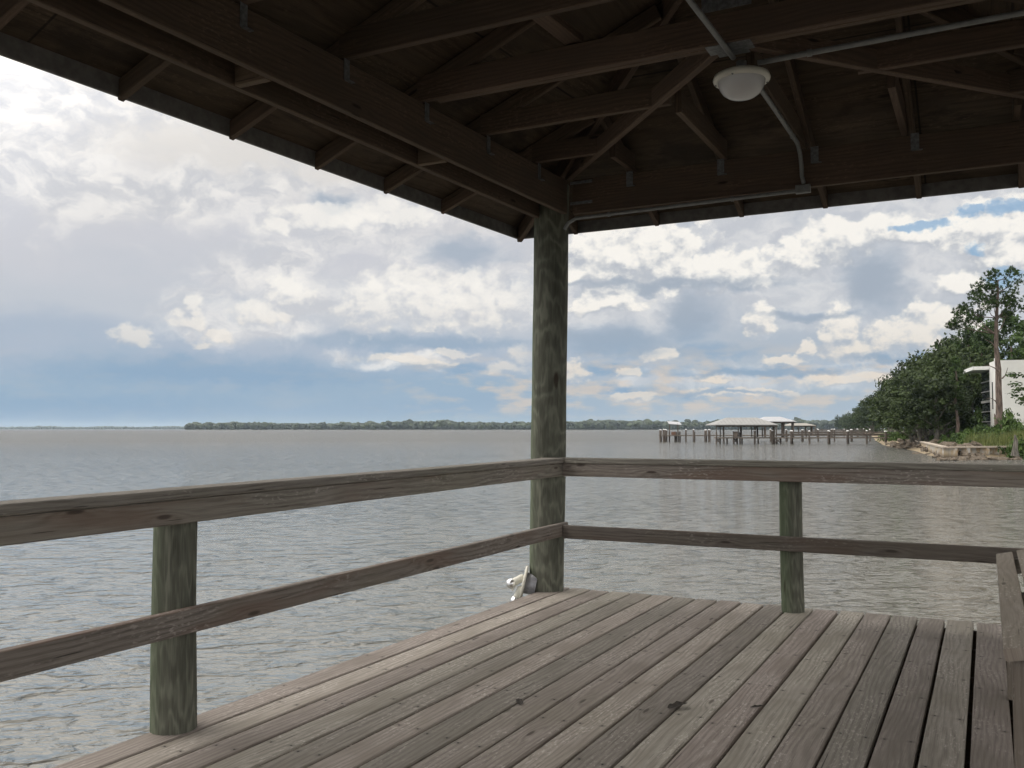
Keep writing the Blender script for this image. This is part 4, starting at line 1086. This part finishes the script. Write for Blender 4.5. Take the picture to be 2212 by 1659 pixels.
# blue gaps
gap = [(2015, 482, 70, 12), (1960, 490, 40, 9), (2115, 536, 24, 16), (2190, 440, 60, 16), (2170, 600, 40, 30), (2110, 450, 50, 12)]
W3 = warp(P2, .8, .9, 61.0, 4)
g3 = N.m('ADD', blobs(W3, gap), N.m('MULTIPLY', N.m('SUBTRACT', fbm(W3, 1.2, 5, 65.0, 1.5, .6), .5), 1.3))
blue = N.mix(.55, N.vm('SCALE', sky.outputs[0], sc=.1), (.36, .56, .77))
right = N.mix(N.m('MULTIPLY', N.ss(g3, .0, .6), .8), right, blue)
# a touch more separation between lit tops and blue-grey bases
def grade(c):
    g = N.n.new('ShaderNodeGamma'); N.put(g.inputs[0], c); g.inputs[1].default_value = 1.28
    return N.vm('MULTIPLY', g.outputs[0], (1.165, 1.145, 1.12))
left, right, rest = grade(left), grade(right), grade(rest)
# sky brightened round the veiled sun at left; extra added behind to light deck
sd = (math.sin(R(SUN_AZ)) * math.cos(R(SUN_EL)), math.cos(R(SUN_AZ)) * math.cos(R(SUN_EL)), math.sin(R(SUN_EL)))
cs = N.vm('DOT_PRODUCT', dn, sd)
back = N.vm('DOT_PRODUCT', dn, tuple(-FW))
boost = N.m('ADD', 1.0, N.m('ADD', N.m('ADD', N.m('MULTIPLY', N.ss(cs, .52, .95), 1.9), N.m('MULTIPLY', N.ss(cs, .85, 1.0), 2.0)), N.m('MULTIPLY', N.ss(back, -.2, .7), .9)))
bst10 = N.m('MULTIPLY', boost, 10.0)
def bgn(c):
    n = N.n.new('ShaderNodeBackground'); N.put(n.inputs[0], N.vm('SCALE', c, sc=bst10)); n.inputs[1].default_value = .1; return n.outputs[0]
N.n.remove(bg)
def mixsh(f, a, b):
    n = N.n.new('ShaderNodeMixShader'); N.put(n.inputs[0], f); N.l.new(a, n.inputs[1]); N.l.new(b, n.inputs[2]); return n.outputs[0]
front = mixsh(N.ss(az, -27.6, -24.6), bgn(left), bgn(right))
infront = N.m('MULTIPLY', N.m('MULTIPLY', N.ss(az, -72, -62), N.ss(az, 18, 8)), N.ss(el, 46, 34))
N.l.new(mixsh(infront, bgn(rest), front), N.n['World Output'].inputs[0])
wd.cycles.sampling_method = 'NONE'

# ------------------------------------------------------------------ hazy air over the bay
b = MB(); hx = 9600.0; zt0, zt1 = ZW - 1.0, 60.0
c8 = [(x, y, z) for z in (zt0, zt1) for x, y in ((-hx, -hx), (hx, -hx), (hx, hx), (-hx, hx))]
for f in ((3, 2, 1, 0), (4, 5, 6, 7), (0, 1, 5, 4), (1, 2, 6, 5), (2, 3, 7, 6), (3, 0, 4, 7)): b.face([c8[i] for i in f])
hm = bpy.data.materials.new('hazy_air'); hm.use_nodes = True; ht = hm.node_tree
ht.nodes.remove(ht.nodes['Principled BSDF'])
hv = ht.nodes.new('ShaderNodeVolumePrincipled'); hv.inputs['Color'].default_value = (.72, .86, 1.0, 1); hv.inputs['Density'].default_value = .00008; hv.inputs['Anisotropy'].default_value = .2
ht.links.new(hv.outputs[0], ht.nodes['Material Output'].inputs['Volume'])
tag(b.build('haze', hm), 'thin bluish haze in the air over the whole bay', 'haze', kind='stuff')

# ------------------------------------------------------------------ sun through thin cloud
sl = bpy.data.lights.new('sun', 'SUN'); sl.energy = .5; sl.angle = R(30); sl.color = (1, .95, .88)
so = bpy.data.objects.new('sun', sl); COL.objects.link(so)
so.rotation_euler = Vector(sd).to_track_quat('Z', 'Y').to_euler()

# ------------------------------------------------------------------ render settings
S.view_settings.view_transform = 'Standard'; S.view_settings.look = 'None'
S.view_settings.exposure = 0; S.view_settings.gamma = 1
S.render.engine = 'CYCLES'
S.cycles.use_denoising = True
S.cycles.max_bounces = 7; S.cycles.diffuse_bounces = 4; S.cycles.glossy_bounces = 3; S.cycles.transmission_bounces = 3
S.cycles.sample_clamp_indirect = 4.0; S.cycles.volume_bounces = 0
